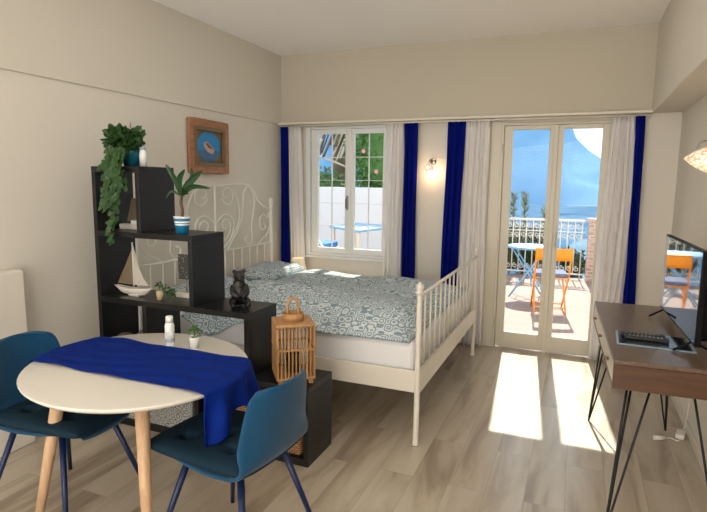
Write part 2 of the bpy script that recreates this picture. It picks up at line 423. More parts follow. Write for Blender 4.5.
# ------------------------------------------------------------------ setting
LZ = 2.187      # underside of the thicker upper walls
H = 2.904
YB = -7.6
def struct(o): o['kind'] = 'structure'; return o
struct(MB().box(-.3, 4.1, YB-.2, .30, -.12, 0).build('floor', M['floor']))
struct(MB().box(-.3, 4.1, YB-.2, .30, H, H+.1).build('ceiling', M['ceil']))
wl = struct(empty('wall_left', (0, 0, 0)))
MB().box(-.25, 0, YB, .25, 0, H).build('lower_wall', M['wall'], wl)
MB().box(0, .018, YB, 0, LZ, H).build('upper_wall', M['wall_up'], wl, bevel=.004)
MB().box(0, .10, -5.2, -3.10, 0, 1.055).build('wall_ledge', M['wall'], wl, bevel=.012)
wr = struct(empty('wall_right', (3.79, 0, 0)))
o = MB().box(0, .25, YB, .25, 0, H).build('lower_wall', M['wall'], wr)
MB().box(-.23, 0, YB, 0, LZ, H).build('upper_wall', M['wall_up'], wr, bevel=.006)
# back wall with the two openings
WX0, WX1, WZ0, WZ1 = .30, 1.235, .785, 2.155
DX0, DX1, DZ1 = 2.345, 3.285, 2.135
wb = struct(empty('wall_back', (0, .05, 0)))
b = MB()
Y0, Y1 = 0, .20
b.box(-.0, WX0, Y0, Y1, 0, LZ); b.box(WX0, WX1, Y0, Y1, 0, WZ0); b.box(WX0, WX1, Y0, Y1, WZ1, LZ)
b.box(WX1, DX0, Y0, Y1, 0, LZ); b.box(DX0, DX1, Y0, Y1, DZ1, LZ); b.box(DX1, 3.79, Y0, Y1, 0, LZ)
b.build('lower_wall', M['wall'], wb)
MB().box(0, 3.79, -.05, Y1, LZ, H).build('upper_wall', plain('upper wall paint with backlit shade', S(194, 186, 170), .85, var=.02, scale=1.2, bump=.06, bscale=30, spec=.2), wb)  # darker copy of the upper wall paint, backlit shade put into its colour
struct(MB().box(-.2, 4.0, YB-.2, YB, 0, H).build('wall_front', M['wall']))
tr = struct(MB().box(.018, 3.56, -.085, 0, 2.176, 2.20).build('trim_1', M['trim'], bevel=.005))
struct(MB().box(3.775, 3.79, YB, .05, 0, .07).build('baseboard_right', M['trim'], bevel=.004))
struct(MB().box(0, .012, -3.1, .05, 0, .07).build('baseboard_left', M['trim'], bevel=.004))
struct(MB().box(.012, DX0-.1, .038, .05, 0, .07).build('baseboard_back', M['trim'], bevel=.004))

# window
def sash(parent, x0, x1, z0, z1, gx0, gx1, gz0, gz1, y, th, mat, name='sash', munt=None):
    b = MB()
    b.box(x0, gx0, y, y+th, z0, z1); b.box(gx1, x1, y, y+th, z0, z1)
    b.box(gx0, gx1, y, y+th, z0, gz0); b.box(gx0, gx1, y, y+th, gz1, z1)
    s = b.build(name, mat, parent, bevel=.006)
    MB().box(gx0-.004, gx1+.004, y+th*.45, y+th*.45+.004, gz0-.004, gz1+.004).build('pane', M['glass'], s)
    if munt:
        b = MB()
        nx, nz = munt
        for i in range(1, nx):
            x = gx0+(gx1-gx0)*i/nx; b.box(x-.0035, x+.0035, y+th*.45-.008, y+th*.45+.012, gz0, gz1)
        for i in range(1, nz):
            z = gz0+(gz1-gz0)*i/nz; b.box(gx0, gx1, y+th*.45-.0075, y+th*.45+.0115, z-.0035, z+.0035)
        b.build('muntin', mat, s)
    return s
w1 = struct(empty('window_1', (0, 0, 0)))
b = MB()
b.box(WX0, .355, .03, .13, WZ0, WZ1); b.box(1.215, WX1, .03, .13, WZ0, WZ1)
b.box(.355, 1.215, .03, .13, WZ0, .815); b.box(.355, 1.215, .03, .13, 2.13, WZ1)
b.build('window_frame', M['winwhite'], w1, bevel=.005)
sash(w1, .357, .800, .817, 2.128, .435, .755, .875, 2.08, .045, .05, M['winwhite'], 'sash', (2, 5))
sash(w1, .802, 1.213, .817, 2.128, .855, 1.175, .875, 2.08, .045, .05, M['winwhite'], 'sash', (2, 5))
MB().box(.775, .825, .028, .046, .817, 2.128).build('astragal', M['winwhite'], w1, bevel=.006)
hn = MB().box(.782, .806, .014, .028, 1.29, 1.44).build('handle_plate', M['metal'], w1, bevel=.004)
MB().tube([(.794, .014, 1.40), (.794, -.02, 1.40), (.794, -.022, 1.39), (.794, -.02, 1.31)], .007).build('handle', M['metal'], w1)
MB().box(WX0-.01, WX1+.01, .0, .05, .76, .785).build('window_sill', M['winwhite'], w1, bevel=.005)
for z in (.98, 1.97): MB().tube([(.352, .03, z-.04), (.352, .03, z+.04)], .009).build('hinge', M['winwhite'], w1)

# door
d1 = struct(empty('door_1', (0, 0, 0)))
b = MB()
b.box(DX0, 2.367, .03, .12, 0, DZ1); b.box(3.262, DX1, .03, .12, 0, DZ1); b.box(2.367, 3.262, .03, .12, 2.115, DZ1)
b.box(2.245, DX0, .034, .05, 0, DZ1+.02); b.box(DX1, 3.37, .034, .05, 0, DZ1+.02)
b.build('door_frame', M['doorcream'], d1, bevel=.004)
sash(d1, 2.369, 2.818, .012, 2.113, 2.445, 2.765, .165, 2.075, .042, .05, M['doorcream'], 'door_leaf')
sash(d1, 2.822, 3.260, .012, 2.113, 2.885, 3.200, .165, 2.075, .042, .05, M['doorcream'], 'door_leaf')
MB().box(2.80, 2.842, .030, .043, .012, 2.113).build('astragal', M['doorcream'], d1, bevel=.005)
MB().box(2.853, 2.873, .030, .042, .98, 1.16).build('lock_plate', M['trim'], d1, bevel=.004)
MB().tube([(2.863, .03, 1.12), (2.863, -.012, 1.12), (2.863, -.016, 1.11), (2.863, -.014, 1.02)], .008).build('handle', M['trim'], d1)
for z in (.25, 1.0, 1.9): MB().tube([(2.362, .028, z-.045), (2.362, .028, z+.045)], .009).build('hinge', M['doorcream'], d1)

# curtains
rail = tag(MB().tube([(.03, -.05, 2.163), (3.55, -.05, 2.163)], .009).build('curtain_rail', M['trim']),
           'thin cream curtain rail under the upper wall ledge above window and door', 'curtain rail')
def curtain(name, xt, xb, zt, zb, mat, folds, label, group=None, amp=.022, ph=0.0, mid=None, yb=0):
    def fn(u, v):
        z = zt + (zb-zt)*v
        a0 = xt[0]+(xb[0]-xt[0])*v; a1 = xt[1]+(xb[1]-xt[1])*v
        if mid:
            k = sin(pi*v)
            a0 += mid[0]*k; a1 += mid[1]*k
        x = a0+(a1-a0)*u + .004*sin(9*v+u*20)
        gath = .55+.45*min(1, v*6)
        y = -.05 + yb*v + amp*gath*sin(2*pi*folds*u+ph+.5*sin(3*v)) + .006*sin(2*pi*folds*2.3*u+v*4)
        return (x, y, z)
    b = MB().grid(fn, int(folds*12), 26)
    o = b.build(name, mat, None, solid=.002)
    return tag(o, label, 'curtain', group)
curtain('navy_curtain', (.035, .125), (.022, .14), 2.155, .02, M['navy'], 3, 'narrow navy blue curtain in the room corner beside the headboard')
curtain('sheer_curtain', (.13, .275), (.155, .34), 2.155, .02, M['sheer'], 4, 'white sheer curtain between corner and small window, above the bedside lamp', ph=1)
curtain('sheer_curtain', (1.235, 1.405), (1.22, 1.41), 2.155, .02, M['sheer'], 4, 'white sheer curtain between the small window and a navy curtain, behind the bed', ph=2)
curtain('navy_curtain', (1.42, 1.555), (1.42, 1.56), 2.155, .02, M['navy'], 3, 'navy blue curtain on the window side of the small wall lamp', ph=1)
curtain('navy_curtain', (1.85, 2.02), (1.82, 1.98), 2.155, .02, M['navy'], 3, 'navy blue curtain on the door side of the small wall lamp', ph=2)
curtain('sheer_curtain', (2.03, 2.245), (2.0, 2.25), 2.155, .02, M['sheer'], 5, 'white sheer curtain between the glass door and a navy curtain, behind the footboard', ph=0)
curtain('sheer_curtain', (3.27, 3.435), (3.21, 3.40), 2.155, .02, M['sheer'], 5, 'white sheer curtain between the glass door and the desk', mid=(-.015, .05), ph=1)
curtain('navy_curtain', (3.44, 3.51), (3.46, 3.56), 2.155, .02, M['navy'], 2, 'narrow navy blue curtain behind the far end of the desk', ph=.5)

# ------------------------------------------------------------------ outside
T = -.02
struct(MB().box(-4.2, 4.2, .25, 4.75, T-.15, T).build('terrace_floor', M['tiles']))
struct(MB().box(-4.2, 1.25, 3.5, 3.7, T, 1.49).build('terrace_wall', M['ext'], bevel=.01))
struct(MB().box(-4.4, 1.8, .26, 1.28, 2.95, 3.05).build('sun_block_slab', M['ext']))  # unseen slab added above the window to block high sun
# railing
rl = tag(empty('balcony_railing', (1.3, 4.6, T)), 'white wrought iron balcony railing with scrolls behind the orange chair', 'railing')
L_ = 1.88
MB().box(0, L_, -.02, .02, .98, 1.02).build('top_rail', M['iron'], rl, bevel=.005)
MB().box(0, L_, -.012, .012, .80, .815).build('middle_rail', M['iron'], rl)
MB().box(0, L_, -.012, .012, .08, .10).build('bottom_rail', M['iron'], rl)
for i in range(17):
    x = .04+i*.112
    MB().tube([(x, 0, 0 if i % 4 == 0 else .09), (x, 0, .985)], .010, 6).build('baluster', M['iron'], rl)
def spiral(cx, cz, r0, r1, a0, turns, n=18):
    return [(cx+(r0+(r1-r0)*i/n)*cos(a0+turns*2*pi*i/n), 0, cz+(r0+(r1-r0)*i/n)*sin(a0+turns*2*pi*i/n)) for i in range(n+1)]
for i in range(16):
    x = .096+i*.112
    MB().tube(spiral(x, .895, .048, .015, pi/2, 1.4), .007, 6).build('scroll', M['iron'], rl)
    MB().tube(spiral(x, .73, .048, .012, -pi/2, 1.3), .007, 6).build('scroll', M['iron'], rl)
    MB().tube(spiral(x, .18, .045, .012, pi/2, 1.3), .006, 6).build('scroll', M['iron'], rl)
pl = tag(empty('balcony_pillar', (3.38, 4.62, T)), 'reddish stone balcony pillar at the end of the white railing', 'pillar')
MB().box(-.16, .3, -.16, .16, 0, 1.0).build('shaft', M['brick'], pl, bevel=.01)
MB().box(-.18, .32, -.18, .18, 1.0, 1.05).build('cap', M['brick'], pl, bevel=.01)

# bistro table
bt = tag(empty('bistro_table', (2.44, 2.80, T)), 'round light blue folding bistro table on the terrace beside the orange chair', 'table')
MB().lathe([(.30, .70), (.305, .705), (.305, .725), (.295, .735), (0, .735)], n=36).build('tabletop', M['ltblue'], bt)
for s in (-1, 1):
    MB().tube([(-.22, s*.14, .70), (.24, s*.16, 0)], .011, 8).build('leg', M['ltblue'], bt)
    MB().tube([(.22, s*.12, .70), (-.24, s*.14, 0)], .011, 8).build('leg', M['ltblue'], bt)
MB().tube([(-.15, -.145, .22), (-.15, .145, .22)], .008).build('stretcher', M['ltblue'], bt)
MB().tube([(.16, -.155, .12), (.16, .155, .12)], .008).build('stretcher', M['ltblue'], bt)
# bistro chair
bc = tag(empty('folding_chair', (2.765, 1.98, T), rz=radians(10)), 'orange folding garden chair with blue seat cushion on the terrace', 'chair')
b = MB()
def bk(u, v):
    x = -.215+.43*u; return (x, -.235-.035*sin(pi*u), .68+.15*v)
MB().grid(bk, 12, 3).build('backrest', M['orange'], bc, solid=.014)
for s in (-1, 1):
    MB().tube([(s*.205, -.245, .82), (s*.20, -.16, .46), (s*.19, .20, 0)], .011).build('leg', M['orange'], bc)
    MB().tube([(s*.18, .17, .44), (s*.185, -.18, 0)], .011).build('leg', M['orange'], bc)
MB().box(-.19, .19, -.17, .19, .445, .46).build('seat', M['orange'], bc, bevel=.004)
MB().tube([(-.185, -.13, .07), (.185, -.13, .07)], .008).build('stretcher', M['orange'], bc)
MB().tube([(-.19, .15, .065), (.19, .15, .065)], .008).build('stretcher', M['orange'], bc)
tag(MB().box(-.20, .20, -.18, .2, 0, .05).xf(Matrix.Translation((2.765, 1.98, T+.461)) @ Matrix.Rotation(radians(10), 4, 'Z')).build('seat_cushion', M['cushblue'], bevel=.02, seg=3),
    'blue grey square cushion lying on the orange folding chair outside', 'cushion')

# garden furniture seen through the small window
gt = tag(empty('garden_table', (-.02, 2.05, T)), 'light blue rectangular garden table outside the small window', 'table')
MB().prism([(-.26, -.18), (.41, -.71), (.62, .25), (-.16, .55)], 2, .94, .975).build('tabletop', M['ltblue'], gt, bevel=.008)
for sx, sy in ((-.2, -.16), (.37, -.6), (.55, .2), (-.1, .45)):
    MB().box(sx-.022, sx+.022, sy-.022, sy+.022, 0, .94).build('leg', M['iron'], gt)
gc = tag(empty('garden_chair', (.08, 1.05, T+.0)), 'white garden armchair with blue patterned seat outside the small window', 'chair')
MB().box(-.3, .08, -.2, .22, .70, .75).build('seat', M['iron'], gc, bevel=.01)
MB().grid(lambda u, v: (-.33-.10*(1-v)*0-.02*sin(pi*u), -.22+.45*u, .70+.3*v), 10, 4).build('backrest', M['iron'], gc, solid=.02)
MB().tube(smoothpath([(-.32, -.2, .70), (-.30, -.22, .86), (-.12, -.24, .97), (.05, -.24, .80), (.09, -.2, .66)]), .014).build('armrest', M['iron'], gc)
for sx in (-.27, .05):
    for sy in (-.17, .19): MB().tube([(sx, sy, .7), (sx*1.15, sy*1.15, 0)], .016).build('leg', M['iron'], gc)
tag(MB().box(-.29, .06, -.19, .21, 0, .08).xf(Matrix.Translation((.08, 1.05, T+.751))).build('seat_cushion', plain('blue printed outdoor cushion', S(52, 120, 190), .8, var=.5, scale=26), bevel=.02),
    'small bright blue cushion on the white garden armchair outside the window', 'cushion')

# leaves
def leafquad(b, c, d, n, L, W, curl=.15):
    """pointed leaf from c along d, normal n"""
    d = Vector(d).normalized(); n = Vector(n); n = (n-d*n.dot(d))
    if n.length < 1e-4: n = d.orthogonal()
    n.normalize(); s = d.cross(n); c = Vector(c)
    P = [c, c+d*L*.35+s*W*.5+n*L*curl*.3, c+d*L*.72+s*W*.34, c+d*L-n*L*curl, c+d*L*.72-s*W*.34, c+d*L*.35-s*W*.5+n*L*curl*.3, c+d*L*.5-n*L*.04]
    b.add(P, [(0, 1, 6), (1, 2, 6), (2, 3, 6), (3, 4, 6), (4, 5, 6), (5, 0, 6)], True)
def ivyleaf(b, c, d, n, L):
    d = Vector(d).normalized(); n = Vector(n); n = (n-d*n.dot(d))
    if n.length < 1e-4: n = d.orthogonal()
    n.normalize(); s = d.cross(n); c = Vector(c)
    prof = [(0, .0), (-.12, .28), (.15, .52), (.34, .26), (.62, .34), (1.0, 0), (.62, -.34), (.34, -.26), (.15, -.52), (-.12, -.28)]
    P = [c+d*L*a+s*L*w-n*abs(w)*L*.25 for a, w in prof] + [c+d*L*.35]
    k = len(prof); b.add(P, [(i, (i+1) % k, k) for i in range(k)], True)
def rv(a=1): return Vector((random.uniform(-a, a), random.uniform(-a, a), random.uniform(-a, a)))
def bush(name, c, r, n, L, mat, label, cat='shrub', group=None, trunk=True, core=True):
    G = -.6 if c[1]-r[1] > 3.6 else T
    base = c[2]-r[2]-G
    e = tag(empty(name, (c[0], c[1], G)), label, cat, group)
    b = MB()
    for _ in range(n):
        v = rv().normalized() * random.uniform(.72, 1.05)
        p = Vector((v.x*r[0], v.y*r[1], v.z*r[2]+r[2]+base))
        leafquad(b, p, rv()+v*.6, v+rv(.4), L*random.uniform(.7, 1.3), L*.6)
    if core: b.ball((0, 0, r[2]+base), (r[0]*.8, r[1]*.8, r[2]*.8), 16, 10)
    b.build('foliage', mat, e)
    MB().tube([(0, 0, 0), (0, 0, r[2]+base)], .03).build('trunk', M['stem'], e)
    return e
hd1 = bush('flowering_hedge', (-.2, 4.35, 2.2), (.85, .5, 1.2), 6500, .075, M['leafout'], 'tall dark green hedge with pink flowers behind the white terrace wall', 'hedge')
for p in ((-.33, -.52, 1.13), (-.08, -.52, .77), (-.1, -.5, 1.8), (.35, -.46, 1.3)):
    b = MB(); p = (p[0], p[1], p[2]+1.6)
    for k in range(5):
        a = 2*pi*k/5; leafquad(b, p, (cos(a), -.5, sin(a)), (0, -1, 0), .045, .045)
    b.build('flower', M['pink'], hd1)
bush('round_shrub', (-1.85, 4.5, 1.35), (.72, .4, .55), 2600, .07, plain('bright shrub leaf', S(104, 146, 88), .6, var=.35, scale=3), 'bright green clipped shrub behind the terrace wall, under the palm fronds')
# palm skirt
struct(MB().box(-5, 5, 4.76, 7.5, -.8, -.6).build('ground', plain('garden soil', S(110, 92, 70), .9, var=.3)))
pm = tag(empty('palm_tree', (-1.85, 5.3, -.6)), 'palm trunk with a skirt of dry grey hanging fronds above the shrub', 'tree')
MB().tube([(.25, .1, 0), (.3, .1, 5.0)], .25, 12).build('trunk', M['palm'], pm)
b = MB(); b2 = MB()
for i in range(46):
    x = random.uniform(-.35, .75); y = random.uniform(-.35, 0); z = random.uniform(3.4, 4.2)
    t = b if i % 3 else b2
    pts = [(x, y, z), (x-.10, y-.05, z-.35), (x-.30+random.uniform(-.06, .06), y-.1, z-random.uniform(.75, 1.0))]
    t.tube(smoothpath(pts, 4), [random.uniform(.014, .03)]*9, 5)
b.build('dry_frond', M['palm'], pm); b2.build('frond_rib', M['palmlt'], pm)
tag(MB().tube([(-2.1, 5.0, 2.16), (-1.55, 4.9, 1.97), (-1.2, 4.85, 1.84)], .022).build('leaning_branch', M['palmlt']), 'bare pale branch leaning across the palm fronds', 'branch')
# plants beyond the railing
def stalk(name, x, y, h, label):
    e = tag(empty(name, (x, y, T)), label, 'plant', 'leafy stems growing up outside the balcony railing')
    MB().tube([(0, 0, -.58), (.02, 0, h*.5), (.05, 0, h)], .012).build('stem', M['stem'], e)
    b = MB()
    for i in range(150):
        z = random.uniform(.1, 1)*h; a = random.uniform(0, 2*pi)
        leafquad(b, (.03, 0, z), (cos(a), sin(a), .7), (cos(a+.5), sin(a), -.5), random.uniform(.07, .13), .04)
    b.build('foliage', M['stemleaf'], e)
for x, y, h, l in ((1.93, 4.95, 1.42, 'tall thin leafy stem beyond the railing, beside the hinged door frame'),
                   (2.12, 5.0, 1.45, 'tall thin leafy stem beyond the railing, above the blue bistro table'),
                   (2.47, 4.95, 1.18, 'shorter leafy stem beyond the railing beside the door stile')): stalk('leafy_plant', x, y, h, l)
bush('balcony_shrub', (2.15, 5.25, .38), (.5, .28, .45), 1300, .09, M['leafdark'], 'dark green shrub behind the white railing and light blue table')
bush('balcony_shrub', (3.0, 5.3, .15), (.25, .2, .28), 420, .08, M['leafdark'], 'small dark green shrub behind the railing, under the orange chair back')

# mountain, valley, lake
def hn_(x, y): return sin(x*.013+1)*cos(y*.011)*.5+sin(x*.031+y*.017)*.3+sin(x*.07-y*.05)*.15
def mtn(u, v):
    X = -2600+3400*u**.8
    # ridge height as a function of X (falls towards the right)
    t = X
    if t < -60: rz = 290+(-60-t)*.6
    elif t < -32: rz = 204+(-32-t)*3.1
    elif t < -20: rz = 169+(-20-t)*2.9
    elif t < 26: rz = 124+(26-t)*.98
    else: rz = max(8, 124-(t-26)*.7)
    rz = min(rz, 1100)
    return (X+20*sin(v*9)*(1-v), 1650+v*480, -62+(rz*1.0+62)*v**.9+hn_(X, v*480)*60*v*(1-v))
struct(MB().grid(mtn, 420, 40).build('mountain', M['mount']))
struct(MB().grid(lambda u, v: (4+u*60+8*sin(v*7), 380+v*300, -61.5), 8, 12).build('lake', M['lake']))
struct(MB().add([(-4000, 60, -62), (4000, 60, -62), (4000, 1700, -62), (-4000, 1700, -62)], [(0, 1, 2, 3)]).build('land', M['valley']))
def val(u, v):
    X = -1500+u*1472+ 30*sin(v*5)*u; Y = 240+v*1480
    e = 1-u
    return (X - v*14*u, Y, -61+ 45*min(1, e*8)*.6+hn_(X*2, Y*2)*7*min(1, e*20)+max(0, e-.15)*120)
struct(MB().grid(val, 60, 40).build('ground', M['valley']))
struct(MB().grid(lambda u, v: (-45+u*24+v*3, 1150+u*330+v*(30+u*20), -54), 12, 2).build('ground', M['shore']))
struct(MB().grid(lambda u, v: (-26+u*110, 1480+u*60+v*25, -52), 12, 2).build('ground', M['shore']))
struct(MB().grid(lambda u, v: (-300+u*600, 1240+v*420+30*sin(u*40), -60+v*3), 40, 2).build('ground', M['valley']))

# ------------------------------------------------------------------ bookshelf (stair shaped room divider)
SX, SW, YF, YR = .228, .379, -2.712, -2.403
Z = [0, .458, .838, 1.26, 1.659]
bs = tag(empty('stepped_bookshelf', (SX, YF, 0)), 'black stair-stepped open bookshelf dividing table and bed', 'bookshelf')
dy = YR-YF; th = .034
def brd(x0, x1, z0, z1, name):
    return MB().box(x0, x1, 0, dy, z0, z1).build(name, M['black'], bs, bevel=.0015)
brd(0, 4*SW, 0, .04, 'base_board')
brd(0, 4*SW, Z[1]-th, Z[1], 'shelf_board'); brd(0, 3*SW, Z[2]-th, Z[2], 'shelf_board')
brd(0, 2*SW, Z[3]-th, Z[3], 'shelf_board'); brd(0, SW, Z[4]-th, Z[4], 'top_board')
tv = .030
for lv, xs in ((0, (0, 2*SW-tv/2, 4*SW-tv)), (1, (0, SW-tv/2, 3*SW-tv)), (2, (0, 2*SW-tv)), (3, (0, SW-tv))):
    z0 = .04 if lv == 0 else Z[lv]
    for x in xs: brd(x, x+tv, z0, Z[lv+1]-th, 'side_panel')

# patterned storage box and basket in the bottom row
pb = tag(empty('patterned_storage_box', (SX+.36, -2.55, .04)), 'storage box with black and white lace print in the bottom shelf', 'storage box')
MB().box(-.31, .355, -.145, .13, 0, .32).build('box_body', M['lace'], pb, bevel=.006)
MB().box(-.315, .36, -.15, .135, .32, .35).build('lid', M['lace'], pb, bevel=.006)
bk_ = tag(empty('rattan_basket', (SX+3*SW-.005, -2.55, .04)), 'woven tan rattan basket in the bottom shelf beneath the bamboo lantern', 'basket')
MB().box(-.325, .325, -.14, .13, 0, .33).build('basket_body', M['wicker'], bk_, bevel=.02)
MB().tube([(-.325, -.14, .335), (.325, -.14, .335), (.325, .13, .335), (-.325, .13, .335)], .012, closed=True).build('rim', M['bamboo'], bk_)

# bamboo lantern
ln = tag(empty('bamboo_lantern', (1.59, -2.60, Z[1]), rz=radians(38)), 'square bamboo slat lantern with loop handle on the low black shelf end', 'lantern')
a = .111
hz = .345
MB().box(-a, a, -a, a, hz-.02, hz).build('top_plate', M['bamboo'], ln, bevel=.012)
b = MB().box(-a, a, -a, a, .025, .045)
b.build('bottom_plate', M['bamboo'], ln, bevel=.012)
b = MB()
for sx in (-1, 1):
    for sy in (-1, 1): b.box(sx*.085-.012, sx*.085+.012, sy*.085-.012, sy*.085+.012, 0, .025)
b.build('foot', M['bamboo'], ln)
slat = MB()
for s in range(4):
    R_ = Matrix.Rotation(s*pi/2, 4, 'Z')
    for i in range(11):
        x = -a+.01+i*(2*a-.02)/10
        t = MB().box(x-.0035, x+.0035, -a+.002, -a+.008, .045, hz-.02).xf(R_); slat.add(t.v, t.f)
    t = MB().box(-a, a, -a, -a+.010, .195, .207).xf(R_); slat.add(t.v, t.f)
slat.build('slats', M['bamboo'], ln)
MB().lathe([(.062, hz), (.062, hz+.045), (.054, hz+.045), (.054, hz)], n=24).build('collar', M['bamboo'], ln)
MB().tube(smoothpath([(-.03, 0, hz+.01), (-.031, 0, hz+.07), (-.02, 0, hz+.115), (0, 0, hz+.124), (.02, 0, hz+.115), (.031, 0, hz+.07), (.03, 0, hz+.01)]), .008).build('handle', M['bamboo'], ln)
MB().lathe([(0, .046), (.04, .046), (.042, .15), (.038, .15), (.036, .05), (0, .05)], n=16).build('candle_glass', M['wickerdark'], ln)

# bear figurine
b = MB()
b.ball((0, 0, .075), (.052, .048, .075)); b.ball((.008, 0, .125), (.040, .040, .045)); b.ball((.012, 0, .178), (.034, .034, .034))
b.ball((.042, 0, .170), (.020, .015, .014)); b.ball((.008, .028, .208), .013); b.ball((.008, -.028, .208), .013)
for s in (-1, 1):
    b.tube(smoothpath([(.012, s*.036, .125), (.045, s*.042, .09), (.068, s*.022, .07)]), [.017]*13, 8); b.ball((.07, s*.02, .068), .016)
    b.ball((.035, s*.040, .03), (.042, .024, .028)); b.ball((.078, s*.044, .018), (.022, .016, .018))
br = b.build('bear_figurine', M['statue'], remesh=.004)
br.location = (1.20, -2.555, Z[2]+.001); br.rotation_euler = (0, 0, radians(-50))
tag(br, 'dark bronze seated bear figurine on the black shelf step above the bamboo lantern', 'figurine')

# sailboat ornament
sb = tag(empty('sailboat_ornament', (.425, -2.60, Z[2])), 'model sailboat with white hull, white and brown sails on the middle shelf', 'ornament')
def hull(u, v):
    x = -.155+.31*u; w = .028*sin(pi*min(1, max(0, u*.92+.06)))**.7
    a = -pi/2+pi*v; k = 1-.25*sin(pi*u)
    return (x*(1-.12*(1-abs(sin(a)))*1), w*sin(a), .045+.012*abs(2*u-1)**2 - .045*cos(a)*min(1, 1.5*sin(pi*min(1, max(.03, u)))+.2)+.004)
MB().grid(hull, 20, 10).build('hull', M['hullwhite'], sb, solid=.004)
MB().prism([(-.145, -.008), (-.1, -.022), (.0, -.027), (.09, -.022), (.14, -.008), (.14, .008), (.09, .022), (0, .027), (-.1, .022), (-.145, .008)], 2, .044, .05).build('deck', M['hullwhite'], sb)
MB().tube([(.0, 0, .05), (0, 0, .345)], .005).build('mast', M['hullwhite'], sb)
MB().add([(.007, 0, .07), (.135, -.012, .075), (.10, -.018, .12), (.06, -.016, .20), (.007, 0, .325)], [(0, 1, 2, 3, 4)]).build('mainsail', M['sailwhite'], sb, solid=.003)
MB().add([(-.007, 0, .07), (-.125, -.01, .075), (-.09, -.015, .13), (-.05, -.012, .2), (-.007, 0, .30)], [(0, 1, 2, 3, 4)]).build('foresail', M['brownsail'], sb, solid=.003)
MB().box(-.03, .05, -.02, .02, 0, .010).build('stand', M['hullwhite'], sb)
# top box ornament
to = tag(empty('keepsake_boat', (.385, -2.53, Z[3])), 'small ornament with brown trapezoid sail on pale block in the top box', 'ornament')
MB().box(-.10, .11, -.035, .035, 0, .035).build('base', M['hullwhite'], to, bevel=.006)
MB().add([(-.06, 0, .05), (.085, 0, .05), (.065, 0, .2), (-.02, 0, .2)], [(0, 1, 2, 3)]).build('sail', M['brownsail'], to, solid=.006)
MB().tube([(0, 0, .03), (0, 0, .06)], .006).build('post', M['hullwhite'], to)
MB().box(.0, .07, -.036, -.008, .035, .06).build('cabin', M['whitepot'], to, bevel=.004)
# slate sign
sl = tag(empty('slate_sign', (.765, -2.50, Z[2])), 'speckled grey slate plaque on a thin rod beside the small trailing plant', 'ornament')
MB().box(-.07, .07, -.03, .03, 0, .035).build('base', M['hullwhite'], sl, bevel=.004)
MB().tube([(0, 0, .035), (0, 0, .12)], .004).build('rod', M['metal'], sl)
MB().box(-.06, .06, -.006, .006, .115, .275).build('plaque', M['slate'], sl, bevel=.002)
# stones
for p, r, l in (((.345, -2.60, Z[1]), .07, 'round coiled grey brown ornament against the side panel, low in the shelf'), ((.48, -2.54, Z[1]), .085, 'larger lumpy grey brown ornament beside the round coiled one')):
    b = MB()
    for k in range(5 if r > .075 else 3):
        a2 = k*2.2; b.ball((.02*cos(a2), .015*sin(a2), r*(.8+.1*(k % 3))), (r*.9, r*.7, r*.8))
    o = b.build('rope_knot_ornament', M['stone'], remesh=.006); o.location = p; o.location.z += -.004
    tag(o, l, 'ornament')
    zmin = min(v[2] for v in b.v); o.location.z = p[2]-zmin+.001

# ivy
iv = tag(empty('trailing_ivy', (.42, -2.57, Z[4])), 'bushy trailing ivy in a teal pot on top of the black bookshelf', 'potted plant')
MB().lathe([(.045, 0), (.062, .09), (.066, .1), (.06, .1), (.055, .085), (0, .085)]).build('pot', M['tealpot'], iv)
MB().lathe([(0, .08), (.055, .09)]).build('soil', M['soil'], iv)
b = MB()
for _ in range(230):
    v = rv().normalized(); q_ = random.uniform(.35, 1.08); p = Vector((-.045+v.x*.125*q_, v.y*.085*q_-.015, .165+v.z*.08*q_))
    ivyleaf(b, p, v+rv(.7)+Vector((0, -.2, -.1)), Vector((.1, -1, .5))+rv(.5), random.uniform(.035, .055))
st = MB()
for sx, ln_ in ((-.025, .45), (.0, .34), (.035, .22), (-.045, .24), (.06, .10)):
    path = smoothpath([(-.02, -.02, .1), (sx*.8, -.11, .10), (sx, -.172, .02), (sx+.01, -.178, -ln_*.5), (sx+random.uniform(-.02, .02), -.172, -ln_)], 8)
    st.tube(path, .002, 5)
    for p in path[8:]:
        for _ in range(2):
            ivyleaf(b, p+rv(.018), Vector((random.uniform(-1, 1), -.25, -.9)), Vector((.2, -1, .35))+rv(.4), random.uniform(.03, .048))
b.v = [(x, (min(y, -.158) if z < .004 else y), z) for x, y, z in b.v]
b.build('foliage', M['leaf'], iv); st.build('vine', M['stem'], iv)
sc_ = tag(empty('white_jar', (.505, -2.56, Z[4])), 'small white and blue jar half hidden by the ivy on the bookshelf', 'jar')
MB().lathe([(.022, 0), (.024, .08), (.018, .1), (.018, .105), (0, .105)]).build('jar_body', M['whitepot'], sc_)
MB().lathe([(.019, .105), (.019, .122), (0, .122)]).build('lid', M['folderrim'], sc_)

